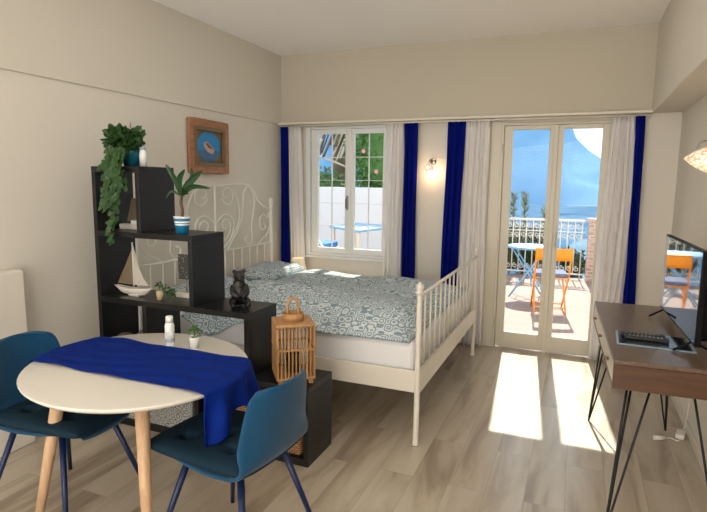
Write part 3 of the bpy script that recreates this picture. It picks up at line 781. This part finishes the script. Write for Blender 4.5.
# dracaena
dr = tag(empty('potted_dracaena', (.845, -2.62, Z[3])), 'young dracaena with long leaves in a blue striped pot on the upper step', 'potted plant')
MB().lathe([(.036, 0), (.050, .105), (.046, .105), (.044, .09), (0, .09)]).build('pot', M['stripe'], dr)
MB().lathe([(0, .088), (.045, .092)]).build('soil', M['soil'], dr)
MB().tube(smoothpath([(0, 0, .09), (.004, 0, .14), (-.004, 0, .19), (.006, 0, .235)]), [.009]*19).build('stem', M['stem'], dr)
def longleaf(b, p0, p1, p2, w):
    pts = smoothpath([p0, p1, p2], 7); n = len(pts); vs = []
    side = (Vector(p2)-Vector(p0)).cross(Vector((0, .9, .45))).normalized()
    for i, p in enumerate(pts):
        t = i/(n-1); ww = w*sin(pi*(t*.9+.08))**.8
        vs += [p-side*ww+Vector((0, -.006, 0)), p+Vector((0, .004, 0)), p+side*ww+Vector((0, -.006, 0))]
    fs = []
    for i in range(n-1):
        for k in (0, 1): fs.append((i*3+k, i*3+k+1, i*3+k+4, i*3+k+3))
    b.add(vs, fs, True)
b = MB()
for p1, p2, w in (((-.03, 0, .30), (-.075, -.01, .375), .020), ((.05, 0, .285), (.13, .0, .345), .018), ((.07, 0, .27), (.17, 0, .265), .014),
                  ((.02, -.03, .30), (.07, -.05, .35), .016), ((-.03, -.03, .25), (-.055, -.04, .215), .010), ((.03, .04, .30), (.02, .06, .36), .014), ((.03, -.02, .24), (.08, -.04, .24), .010)):
    q1 = tuple(a_*1.25-(.056 if i_ == 2 else 0) for i_, a_ in enumerate(p1)); q2 = tuple(a_*1.25-(.056 if i_ == 2 else 0) for i_, a_ in enumerate(p2))
    longleaf(b, (.004, 0, .225), q1, q2, w*1.15)
b.build('leaves', M['leafdark'], dr)
# small trailing plant
sp = tag(empty('small_trailing_plant', (.665, -2.63, Z[2])), 'small green trailing plant in a beige pot next to the model sailboat', 'potted plant')
MB().lathe([(.02, 0), (.028, .06), (.024, .06), (.022, .05), (0, .05)]).build('pot', M['beigepot'], sp)
b = MB()
for _ in range(46):
    t = random.random()
    p = Vector((-.03+t*.13+random.uniform(-.015, .015), random.uniform(-.03, .03), .085-.07*max(0, t-.45)*1.4+random.uniform(-.02, .025)))
    p.z = max(p.z, .02)
    ivyleaf(b, p, rv()+Vector((.2, -.2, 0)), Vector((0, -1, .6))+rv(.3), random.uniform(.018, .028))
b.v = [(x, y, max(z, .003)) for x, y, z in b.v]
b.build('foliage', M['leaf'], sp)

# ------------------------------------------------------------------ bed
BX1, BY0, BY1 = 2.22, -2.22, -.335
bed = tag(empty('double_bed', (0, 0, 0)), 'cream metal double bed with barred footboard and scrolled headboard', 'bed')
bed.location = (.08, BY0, 0)
def bl(p): return (p[0]-.08, p[1]-BY0, p[2])
def post(x, y, top, n='post'):
    q = bl((x, y, 0))
    MB().lathe([(.017, 0), (.022, .015), (.017, .03), (.0165, top-.07), (.016, top-.065), (.024, top-.06), (.026, top-.05), (.018, top-.042), (.020, top-.036), (.025, top-.02), (.023, top-.008), (.010, top-.002), (.012, top+.006), (0, top+.012)], q, 16).build(n, M['bedwhite'] if x > 1 else M['headwhite'], bed)
post(BX1, BY0, 1.0); post(BX1, BY1, 1.0); post(.08, BY0, 1.40); post(.08, BY1, 1.40)
def bb(x0, x1, y0, y1, z0, z1, name, mat=None, bev=.004):
    return MB().box(x0-.08, x1-.08, y0-BY0, y1-BY0, z0, z1).build(name, mat or M['bedwhite'], bed, bevel=bev)
bb(.10, BX1-.014, BY0-.008, BY0+.010, .335, .470, 'side_rail'); bb(.10, BX1-.014, BY1-.010, BY1+.008, .335, .470, 'side_rail')
bb(BX1-.010, BX1+.012, BY0+.016, BY1-.016, .325, .465, 'foot_panel')
MB().tube([bl((BX1, BY0+.012, .925)), bl((BX1, BY1-.012, .925))], .011).build('top_rail', M['bedwhite'], bed)
for i in range(1, 14):
    y = BY0+(BY1-BY0)*i/14
    MB().tube([bl((BX1, y, .46)), bl((BX1, y, .925))], .0065, 8).build('footboard_bar', M['bedwhite'], bed)
MB().tube([bl((1.2, -1.27, 0)), bl((1.2, -1.27, .33))], .02).build('support_leg', M['bedwhite'], bed)
bb(.10, BX1-.012, -1.29, -1.25, .33, .36, 'mid_beam'); bb(.10, BX1-.012, BY0+.012, BY1-.012, .362, .385, 'slat_base')
# headboard
CY = (BY0+BY1)/2
HM = M['headwhite']
HX = .08
b = MB()
b.tube([bl((HX, BY0, .945)), bl((HX, BY1, .945))], .008); b.tube([bl((HX, BY0, .60)), bl((HX, BY1, .60))], .008)
b.build('headboard_rail', HM, bed)
MB().tube([bl((HX, CY, .60)), bl((HX, CY, 1.535))], .010).build('headboard_post', HM, bed)
b = MB()
for i in range(1, 14):
    if i == 7: continue
    y = BY0+(BY1-BY0)*i/14; b.tube([bl((HX, y, .60)), bl((HX, y, .945))], .006, 6)
b.build('headboard_bars', HM, bed)
b = MB()
topc = [(-1.277, 1.53), (-1.0, 1.55), (-.76, 1.545), (-.655, 1.488), (-.588, 1.392), (-.46, 1.323), (-.335, 1.296)]
S1 = [(-1.175, 1.43), (-1.143, 1.386), (-1.068, 1.365), (-1.017, 1.403), (-1.012, 1.472), (-1.08, 1.517), (-1.14, 1.50), (-1.16, 1.46), (-1.13, 1.43), (-1.09, 1.44)]
S1t = [(-1.08, 1.517), (-1.0, 1.49), (-.948, 1.421), (-.909, 1.319), (-.92, 1.198), (-.992, 1.101), (-1.104, 1.001), (-1.2, .95)]
AR = [(-1.104, .955), (-.976, 1.08), (-.884, 1.195), (-.844, 1.357), (-.83, 1.469), (-.76, 1.53), (-.674, 1.478), (-.646, 1.393), (-.668, 1.267), (-.702, 1.142), (-.693, 1.013), (-.744, .965), (-.81, .992), (-.809, 1.04), (-.761, 1.051)]
S3 = [(-.335, 1.296), (-.40, 1.21), (-.482, 1.247), (-.552, 1.196), (-.534, 1.108), (-.47, 1.09), (-.45, 1.13), (-.48, 1.15)]
S3b = [(-.40, 1.25), (-.355, 1.18), (-.372, 1.107), (-.424, 1.033), (-.508, .996), (-.60, .95)]
S2 = [(-1.27, 1.20), (-1.186, 1.262), (-1.104, 1.278), (-1.022, 1.234), (-1.001, 1.152), (-1.045, 1.065), (-1.113, 1.002), (-1.27, .95)]
S2b = [(-1.109, 1.15), (-1.16, 1.15), (-1.178, 1.2), (-1.13, 1.235), (-1.07, 1.21), (-1.05, 1.15), (-1.09, 1.08), (-1.18, 1.03)]
for c_ in (topc, S1, S1t, AR, S3, S3b, S2, S2b):
    for sgn in (1, -1):
        pts = smoothpath([bl((HX+.001*sgn, CY+sgn*(y-CY), z)) for y, z in c_], 5)
        b.tube(pts, .0065, 6)
b.build('headboard_scroll', HM, bed)

mt = tag(MB().box(.115, 2.195, -2.195, -.36, .387, .63).build('mattress', M['sheet'], bevel=.05, seg=4), 'white sheeted mattress in the cream metal bed', 'mattress')
def fbm(x, y):
    return (sin(x*5+1.3*sin(y*4))+sin(y*7+1.7*sin(x*3+1))*.7+sin(x*13+y*9)*.3)/2
def duvet(name, y0, y1, x0, x1, top, label, near=False, seed=0):
    """closed puffy slab, near edge hangs over the mattress side"""
    nu, nv = 60, 44
    def prof(u, v):
        x = x0+(x1-x0)*u; y = y0+(y1-y0)*v
        e = min(u, 1-u)*(x1-x0); g = min(v, 1-v)*(y1-y0)
        k = (1-math.exp(-e/.10))*(1-math.exp(-(g/.17)**1.3))
        return x, y, k
    def hang(x, v):
        return .11*math.exp(-((x-.74)/.16)**2) if near and v < 1.5/nv else 0
    def topf(u, v):
        x, y, k = prof(u, v)
        z = .648+top*k+.018*fbm(x*1.3+seed, y*1.3)*k
        z += .03*k*math.exp(-((x-.75)/.35)**2)
        z -= hang(x, v)
        xx = x+.012*sin(y*9+seed); yy = y+.014*sin(x*7+seed)*(1 if v in (0, 1) else .6)
        return (xx, yy, z)
    def botf(u, v):
        x, y, k = prof(u, v)
        xx = x+.012*sin(y*9+seed); yy = y+.014*sin(x*7+seed)*(1 if v in (0, 1) else .6)
        return (xx, yy-(.012 if hang(x, v) > .01 else 0), .634+.004*k-hang(x, v)*1.1)
    b = MB(); b.grid(topf, nu, nv); b.grid(botf, nu, nv)
    n0 = (nu+1)*(nv+1)
    for i in range(nu):
        b.f.append((i, i+1, n0+i+1, n0+i)); b.sm.append(True)
        j = nv*(nu+1)+i; b.f.append((j+1, j, n0+j, n0+j+1)); b.sm.append(True)
    for j in range(nv):
        a_ = j*(nu+1); c_ = (j+1)*(nu+1); b.f.append((c_, a_, n0+a_, n0+c_)); b.sm.append(True)
        a_ += nu; c_ += nu; b.f.append((a_, c_, n0+c_, n0+a_)); b.sm.append(True)
    o = b.build(name, M['duvet'])
    return tag(o, label, 'duvet')
duvet('duvet', -2.225, -1.30, .50, 2.165, .165, 'grey patterned duvet on the near half of the bed, by the bamboo lantern', True)
duvet('duvet', -1.25, -.37, .50, 2.165, .095, 'grey patterned duvet on the far half of the bed, under the window', seed=2)
def pillow(name, cx, cy, z0, lx, ly, h, label, rz=0, tilt=0):
    def fn(sgn):
        def f(u, v):
            x = 2*u-1; y = 2*v-1
            k = max(0, (1-x**4)*(1-y**4))**.55
            q = 1-.10*(x*x*y*y)
            return (lx*x*q, ly*y*q, .5*h+sgn*.5*h*k+.008*sin(9*x+4*y)*k)
        return f
    b = MB().grid(fn(1), 24, 24).grid(fn(-1), 24, 24)
    o = b.build(name, M['duvet']); o.location = (cx, cy, z0); o.rotation_euler = (0, tilt, rz)
    return tag(o, label, 'pillow')
pillow('pillow', .345, -.78, .638, .23, .36, .15, 'grey patterned pillow on the far side of the bed, sunlit below the window', .05)
pillow('pillow', .345, -1.72, .638, .23, .36, .14, 'grey patterned pillow on the near side of the bed, behind the bookshelf', -.05)

# bedside table and lamp
ns = tag(empty('bedside_table', (.33, -.20, 0)), 'small white bedside table in the corner behind the bed, holding a lamp', 'table')
MB().box(-.15, .15, -.10, .10, .47, .50).build('tabletop', M['winwhite'], ns, bevel=.004)
for sx in (-.13, .13):
    for sy in (-.085, .085): MB().box(sx-.014, sx+.014, sy-.012, sy+.012, 0, .47).build('leg', M['winwhite'], ns)
bla = tag(empty('bedside_lamp', (.325, -.20, .50)), 'small bedside lamp with cream pleated shade beside the sheer curtain', 'lamp')
MB().lathe([(.05, 0), (.052, .01), (.02, .02), (.014, .06), (.014, .13), (0, .13)]).build('base', M['whitepot'], bla)
vs = []
n = 60; b = MB()
for k, (r, z) in enumerate(((.098, .12), (.058, .275))):
    for i in range(n): rr = r*(1+(.025 if i % 2 else -.025)); vs.append((rr*cos(2*pi*i/n), rr*sin(2*pi*i/n), z))
b.add(vs, [(i, (i+1) % n, n+(i+1) % n, n+i) for i in range(n)]).build('lamp_shade', M['lampshade'], bla)

# ------------------------------------------------------------------ picture on left wall
pc = tag(empty('framed_picture', (0, -1.26, 1.87)), 'painting of a boat on blue water in a wide carved wooden frame', 'picture')
hw, hh = .275, .228
b = MB(); fw = .068
b.box(.003, .035, -hw, -hw+fw, -hh, hh); b.box(.003, .035, hw-fw, hw, -hh, hh)
b.box(.003, .035, -hw+fw, hw-fw, -hh, -hh+fw); b.box(.003, .035, -hw+fw, hw-fw, hh-fw, hh)
b.build('frame', M['walnutframe'], pc, bevel=.008)
b = MB(); a1, a2 = hw-fw-.005, hh-fw-.005
w2 = .02
b.box(.02, .042, -a1-.012, -a1+w2, -a2-.012, a2+.012); b.box(.02, .042, a1-w2, a1+.012, -a2-.012, a2+.012)
b.box(.02, .042, -a1+w2, a1-w2, -a2-.012, -a2+w2); b.box(.02, .042, -a1+w2, a1-w2, a2-w2, a2+.012)
b.build('inner_moulding', M['frameinner'], pc, bevel=.004)
MB().box(.004, .016, -a1, a1, -a2, a2).build('mount_board', M['frameinner'], pc)
ov = [(.172*cos(2*pi*i/8+pi/8), .138*sin(2*pi*i/8+pi/8)) for i in range(8)]
MB().prism(ov, 0, .016, .019).build('canvas', M['paintblue'], pc, bevel=0)
MB().prism([(-.155, -.03), (.155, -.03), (.155, -.055), (.065, -.126), (-.065, -.126), (-.155, -.055)], 0, .0192, .0202).build('painted_sea', M['paintsea'], pc)
MB().prism([(-.075, .035), (-.03, .045), (.04, .005), (.07, -.03), (.05, -.06), (-.02, -.045), (-.07, .0)], 0, .0204, .0215).build('painted_boat', M['boatpaint'], pc)
MB().prism([(-.055, .028), (-.03, .034), (.03, .002), (.045, -.018), (-.01, -.008)], 0, .0217, .0225).build('painted_boat_inside', M['boatdark'], pc)

# ------------------------------------------------------------------ wall lamps
wlp = tag(empty('wall_lamp', (1.70, .05, 1.76)), 'small lit crystal wall lamp on the back wall between two navy curtains', 'wall lamp')
MB().lathe([(.03, 0), (.03, .012), (0, .014)], n=16).xf(Matrix.Translation((0, 0, .03)) @ Matrix.Rotation(pi/2, 4, 'X')).build('wall_plate', M['metal'], wlp)
MB().tube(smoothpath([(0, -.01, .03), (0, -.08, .05), (-.01, -.13, .03), (-.01, -.13, -.0)]), .005).build('bracket', M['metal'], wlp)
MB().tube(smoothpath([(0, -.04, .045), (.06, -.05, .06), (.12, -.05, .05), (.17, -.05, .02)]), .006).build('arm', M['iron'], wlp)
b = MB().ball((-.01, -.13, -.03), (.046, .046, .04), 10, 6); b.sm = [False]*len(b.sm); b.build('crystal_shade', M['crystal'], wlp)
MB().ball((-.012, -.168, -.03), .012).build('bulb', M['bulb'], wlp)
wrp = tag(empty('wall_lamp', (3.79, -1.50, 1.735)), 'oval lit crystal wall lamp above the television', 'wall lamp')
MB().box(-.014, 0, -.04, .04, -.03, .05).build('wall_plate', M['metal'], wrp, bevel=.003)
MB().tube(smoothpath([(-.012, 0, .03), (-.04, .0, .105), (-.11, .0, .10), (-.13, .0, .06)]), .005).build('bracket', M['metal'], wrp)
def sh(u, v):
    a = 2*pi*u; r = sin(pi*.5*v)**.9*(1-.25*max(0, v-.75)/.25)
    return (-.195+.17*v, .115*r*cos(a), -.005+.082*r*sin(a)+.012*(1-v))
b = MB().grid(sh, 16, 12, smooth=False); b.build('crystal_shade', M['crystal'], wrp)
MB().ball((-.085, -.098, -.012), .012).build('bulb', M['bulb'], wrp)

# ------------------------------------------------------------------ desk, tv
dk = tag(empty('desk', (3.235, -2.60, 0), rz=radians(2.2)), 'walnut desk on black hairpin legs with pale drawers, carrying a television', 'desk')
DL, DW, Z0, Z1 = 1.32, .49, .665, .80
b = MB().box(0, DW, 0, DL, Z1-.02, Z1); b.build('desktop', M['desktop'], dk, bevel=.002)
b = MB().box(.0, DW, 0, .018, Z0, Z1-.021).box(0, DW, DL-.018, DL, Z0, Z1-.021).box(0, DW, .018, DL-.018, Z0, Z0+.018).box(DW-.018, DW, .018, DL-.018, Z0+.018, Z1-.021)
b.build('carcass', M['deskside'], dk, bevel=.001)
for i in range(3):
    y0 = .020+i*.4268; dd = MB().box(.001, .018, y0+.002, y0+.4248, Z0+.02, Z1-.023).build('drawer', M['drawer'], dk, bevel=.002)
    MB().tube([(.001, y0+.21, .735), (-.018, y0+.21, .735)], [.007, .010]).build('knob', M['knob'], dd)
def hairpin(x, y, dx, dy_):
    b = MB(); t = (x+dx, y+dy_, .006)
    for ox, oy in ((0, 0), (.10*(-1 if x > .2 else 1), .02), (.022*(-1 if x > .2 else 1), .03*(-1 if y > .6 else 1))):
        b.tube(smoothpath([(x+ox, y+oy, Z0), (t[0]+ox*.06, t[1]+oy*.06, .03), (t[0], t[1], .006)], 3), .0055, 6)
    b.box(min(x, x+.1*(-1 if x > .2 else 1))-.01, max(x, x+.1*(-1 if x > .2 else 1))+.01, min(y, y+.085*(-1 if y > .6 else 1))-.01, max(y, y+.085*(-1 if y > .6 else 1))+.01, Z0-.003, Z0)
    b.build('leg', M['blackm'], dk)
hairpin(.07, .06, -.06, -.13); hairpin(.06, DL-.10, -.05, -.02); hairpin(DW-.05, .06, .02, -.12); hairpin(DW-.04, DL-.10, .02, .0)

TH = .802
tvo = tag(empty('television', (3.572, -1.955, TH), rz=radians(2.0)), 'black flat screen television on the desk, reflecting the terrace', 'television')
hw = .45
MB().box(-.012, .012, -hw, hw, .045, .490).build('bezel', M['tvblack'], tvo, bevel=.003)
MB().box(-.0145, -.0125, -hw+.008, hw-.008, 0.058, .482).build('screen', M['screen'], tvo)
MB().box(.012, .055, -hw+.05, hw-.05, .06, .38).build('back_housing', M['tvblack'], tvo, bevel=.015)
for s in (-1, 1):
    y = s*.36
    b = MB().tube([(-.085, y-.03, .006), (0, y, .05), (.085, y-.02, .006)], .006)
    b.build('foot', M['tvblack'], tvo)
fo = tag(empty('glossy_tray', (3.435, -2.20, .801), rz=radians(-2)), 'dark glossy folder with pale rim lying on the desk under the remotes', 'folder')
MB().box(-.17, .17, -.135, .135, 0, .004).build('rim', M['folderrim'], fo, bevel=.001)
MB().box(-.16, .155, -.12, .12, .004, .007).build('cover', M['folder'], fo)
fo.name = 'glossy_folder'
for x, y, l in ((3.39, -2.16, 'black remote control on the dark folder, nearer the glass door'), (3.40, -2.22, 'black remote control on the dark folder, nearer the desk edge')):
    r = tag(empty('remote_control', (x, y, .809), rz=radians(4 if y > -2.2 else -3)), l, 'remote', 'remote controls on the desk')
    MB().box(-.10, .10, -.022, .022, 0, .018).build('remote_body', M['remote'], r, bevel=.005)
    b = MB()
    for i in range(9):
        for j in (-1, 0, 1): b.box(-.08+i*.018, -.070+i*.018, j*.012-.003, j*.012+.003, .018, .0195)
    b.build('buttons', M['button'], r)

# plugs and cables near the right wall
pg = tag(empty('power_plug', (3.60, -1.53, 0)), 'white plug end lying loose on the floor under the desk', 'plug')
MB().tube([(-.03, -.01, .016), (.035, .01, .016)], [.015, .013]).build('plug_body', M['plug'], pg)
MB().tube(smoothpath([(.03, .01, .012), (.07, .05, .006), (.11, .03, .005), (.15, .16, .005), (.165, .2, .03)]), .004).build('cable', M['plug'], pg)
pg = tag(empty('socket_strip', (3.735, -1.42, 0), rz=radians(-15)), 'small white socket block against the baseboard with a hanging cable', 'socket')
MB().box(-.025, .025, -.05, .05, 0, .03).build('socket_body', M['plug'], pg, bevel=.005)
MB().box(-.026, -.022, -.045, -.02, .006, .02).build('switch', plain('blue switch', S(50, 90, 150), .4), pg)
MB().tube(smoothpath([(.0, .05, .02), (.01, .10, .02), (.02, .12, .2), (.03, .08, .5), (-.01, -.05, .64)]), .0035).build('cable', M['plug'], pg)

# ------------------------------------------------------------------ dining table
TX, TY, TR, TZ = 1.22, -3.385, .50, .74
RA, RB, TA = .530, .482, radians(-29)
tb = tag(empty('dining_table', (TX, TY, 0)), 'round white dining table with tapered beech legs', 'table')
prof = [(.0, .712), (.94, .712), (.97, .718), (.995, .729), (1, .735), (.998, .739), (.99, .74), (0, .74)]
b = MB().lathe(prof, n=64); b.v = [(x*RA, y*RB, z) for x, y, z in b.v]
b.xf(Matrix.Rotation(TA, 4, 'Z')).build('tabletop', M['tabletop'], tb)
for sx in (-1, 1):
    for sy in (-1, 1):
        MB().tube([(sx*.225, sy*.225, .712), (sx*.325, sy*.325, 0)], [.031, .017], 20).build('leg', M['oak'], tb)
b = MB().tube([(-.22, -.22, .70), (.22, .22, .70)], .012).tube([(-.22, .22, .70), (.22, -.22, .70)], .012); b.build('underframe', M['oak'], tb)
# runner
def rim(y, sgn):
    # x of ellipse edge for offset y
    ct, st = cos(TA), sin(TA)
    A = (ct/RA)**2+(st/RB)**2; B = 2*y*ct*st*(1/RA**2-1/RB**2); C = (st/RA)**2*y*y+(ct/RB)**2*y*y-1
    D = max(0, B*B-4*A*C); return (-B+sgn*sqrt(D))/(2*A)
def run(u, v):
    y = -.185+.425*v
    xl = rim(y, -1); xr = rim(y, 1)
    dl = .10; drp = .150+.035*sin(v*9+.5)+.045*(1-v)**4
    tot = dl+(xr-xl)+drp; s = u*tot
    wr_ = .0022*(sin(60*y+5*sin(5*s))+sin(26*s+31*y)+.8*sin(75*y-17*s))+.0055
    if s < dl:
        q = dl-s; return (TX+xl-.012-.02*(q/dl)*0, TY+y, TZ+.004-q)
    s -= dl
    if s < xr-xl:
        e = min(s, xr-xl-s); k = min(1, e/.02)
        return (TX+xl-.012+(s/(xr-xl))*(xr-xl+.024), TY+y+.004*sin(s*11), TZ+.004+wr_*k)
    q = s-(xr-xl); k = min(1, q/.12)
    return (TX+xr+.014+k*(.016+.020*sin(v*19+3.6)+.02*q), TY+y+k*.012*sin(v*15+q*9)-.03*k*(1-v)+.01*k*v, TZ+.004-q)
rn = MB().grid(run, 150, 60).build('table_runner', M['runner'], solid=.0025)
tag(rn, 'royal blue cloth runner draped across the round white table', 'table runner')
# bottle, succulent
bo = tag(empty('lotion_bottle', (1.175, -3.13, TZ)), 'small white capped bottle on the table next to the succulent', 'bottle')
MB().lathe([(.021, 0), (.0235, .004), (.0235, .112), (.020, .124), (.017, .129), (0, .129)]).build('bottle_body', M['bottle'], bo)
MB().lathe([(.0185, .129), (.018, .158), (.015, .162), (0, .162)]).build('cap', M['bottle'], bo)
MB().lathe([(.0239, .03), (.0239, .085)]).build('label_print', M['labelgrey'], bo)
su = tag(empty('potted_succulent', (1.290, -3.085, TZ)), 'little green succulent in a white pot on the dining table', 'potted plant')
MB().lathe([(.019, 0), (.027, .055), (.0275, .058), (.024, .058), (.022, .05), (0, .05)]).build('pot', M['whitepot'], su)
MB().lathe([(0, .047), (.023, .051)]).build('soil', M['soil'], su)
b = MB()
for _ in range(80):
    v = rv().normalized(); v.z = abs(v.z)*1.2
    p = Vector((v.x*.02, v.y*.02, .06+v.z*.035)); leafquad(b, p, v+rv(.4), Vector((0, 0, 1))+rv(.3), random.uniform(.014, .022), .012)
b.tube([(0, 0, .05), (.004, 0, .09)], .003)
b.build('foliage', plain('succulent leaf', S(92, 130, 64), .5, var=.3, scale=40), su)

# ------------------------------------------------------------------ shell chairs
def make_chair():
    e = empty('shell_chair', (0, 0, 0))
    prof = [(.225, .395, .155), (.235, .415, .18), (.20, .432, .205), (.10, .424, .232), (-.02, .416, .242), (-.12, .418, .245), (-.18, .434, .246), (-.222, .475, .248), (-.243, .54, .248), (-.256, .62, .236), (-.266, .69, .222), (-.274, .735, .208), (-.278, .757, .190), (-.280, .768, .155)]
    P = smoothpath(prof, 3); n = len(P)
    def fn(u, v):
        i = min(n-1, round(v*(n-1))); x, z, w = P[i]
        s = 2*u-1; back = max(0, min(1, (z-.44)/.12))
        cur = abs(s)**2.2
        return (x+back*.06*cur, s*w*.87*(1-.03*cur), z+(1-back)*.016*cur-(.02*cur*back))
    MB().grid(fn, 20, n-1).build('seat_shell', M['teal'], e, solid=.016, subsurf=1)
    e.scale = (1.07, 1.07, 1.07)
    for sx in (-1, 1):
        for sy in (-1, 1):
            MB().tube([(sx*.13-.01, sy*.13, .405), (sx*.235-.01, sy*.235, 0)], [.014, .0095], 12).build('leg', M['chairleg'], e)
    MB().tube([(-.14, -.13, .405), (.12, -.13, .405), (.12, .13, .405), (-.14, .13, .405)], .009, closed=True).build('seat_frame', M['chairleg'], e)
    def cu(sgn):
        def f(u, v):
            x = 2*u-1; y = 2*v-1
            k = max(0, (1-x**6)*(1-y**6))**.5
            d = 0
            for px, py in ((-.45, -.45), (.45, -.45), (-.45, .45), (.45, .45), (0, 0)):
                d += math.exp(-((x-px)**2+(y-py)**2)/.013)
            q = 1-.05*x*x*y*y
            return (.034+.276*x*q, .226*y*q, .034+sgn*.034*k-(.046*d if sgn > 0 else 0)+.006*abs(y)**4)
        return f
    return e, cu
ch1, cu = make_chair()
def cushion(loc, rz, label):
    o = MB().grid(cu(1), 64, 64).grid(cu(-1), 64, 64).build('seat_cushion', M['cushion'])
    o.location = loc; o.rotation_euler = (0, 0, rz); return tag(o, label, 'cushion')
ch1.location = (1.763, -3.425, 0); ch1.rotation_euler = (0, 0, radians(174))
tag(ch1, 'teal shell chair seen from behind its curved back, beside the shelf end', 'chair', 'teal shell chairs at the round table')
ch2 = copy_tree(ch1); ch2.location = (.835, -3.48, 0); ch2.rotation_euler = (0, 0, radians(4))
tag(ch2, 'teal shell chair between the white wall and the round table', 'chair')
cushion((1.757, -3.425, .456), radians(174), 'dark navy tufted cushion on the teal chair beside the bookshelf end')
cushion((.835, -3.48, .456), radians(4), 'dark navy cushion mostly under the table, on the teal chair by the wall')

# ------------------------------------------------------------------ lights, world, camera
def sun(d, st, ang, col):
    l = bpy.data.lights.new('sun', 'SUN'); l.energy = st; l.angle = radians(ang); l.color = col
    o = bpy.data.objects.new('sun', l); COL.objects.link(o)
    o.rotation_euler = Vector(d).to_track_quat('-Z', 'Y').to_euler(); return o
sun((.083, -1, -1.03), 10, .8, (1, .9, .74))
def area(name, loc, d, sx, sy, e, col, portal=False):
    l = bpy.data.lights.new(name, 'AREA'); l.shape = 'RECTANGLE'; l.size = sx; l.size_y = sy; l.energy = e; l.color = col
    o = bpy.data.objects.new(name, l); COL.objects.link(o); o.location = loc
    o.rotation_euler = Vector(d).to_track_quat('-Z', 'Y').to_euler()
    if portal: l.cycles.is_portal = True
    return o
area('door_portal', (2.815, .27, 1.07), (0, -1, 0), .92, 2.1, 1, (1, 1, 1), True)
area('window_portal', (.77, .27, 1.47), (0, -1, 0), .92, 1.36, 1, (1, 1, 1), True)
area('unseen_fill', (2.0, -7.3, 1.5), (-.03, 1, .32), 3.4, 2.5, 160, (1, .965, .91))  # unseen fill lamp added behind the camera to brighten the room
area('bounce_fill', (1.9, -3.0, 2.86), (0, 0, -1), 2.6, 4.0, 15, (1, .965, .91))  # added downward fill in place of bounced light, no ceiling fixture
def point(loc, e, col, r=.03):
    l = bpy.data.lights.new('lamp_glow', 'POINT'); l.energy = e; l.color = col; l.shadow_soft_size = r
    o = bpy.data.objects.new('lamp_glow', l); COL.objects.link(o); o.location = loc
point((1.70, -.04, 1.68), 1.5, (1, .68, .4)); point((3.60, -1.66, 1.66), .8, (1, .7, .42)); point((.325, -.20, .82), .5, (1, .75, .5), .05)

w = bpy.data.worlds.new('sky'); SC.world = w; w.use_nodes = True
bg = w.node_tree.nodes['Background']; bg.inputs[0].default_value = (.86, .93, 1, 1); bg.inputs[1].default_value = 1.6

CAM = bpy.data.cameras.new('camera'); co = bpy.data.objects.new('camera', CAM); COL.objects.link(co)
CP = (3.04149, -5.22613, 1.58, 539.94268, 0.39198, 0.13584, 0.01202)
cx, cy, cz, f, yaw, pitch, roll = CP
F = Vector((-sin(yaw)*cos(pitch), cos(yaw)*cos(pitch), -sin(pitch))); R = Vector((cos(yaw), sin(yaw), 0)); U = R.cross(F)
R2 = R*cos(roll)+U*sin(roll); U2 = -R*sin(roll)+U*cos(roll)
co.matrix_world = Matrix(((R2.x, U2.x, -F.x, cx), (R2.y, U2.y, -F.y, cy), (R2.z, U2.z, -F.z, cz), (0, 0, 0, 1)))
CAM.sensor_width = 36; CAM.lens = f/707*36; CAM.clip_end = 8000; CAM.clip_start = .05
SC.camera = co
SC.view_settings.view_transform = 'Standard'; SC.view_settings.look = 'None'; SC.view_settings.exposure = 0
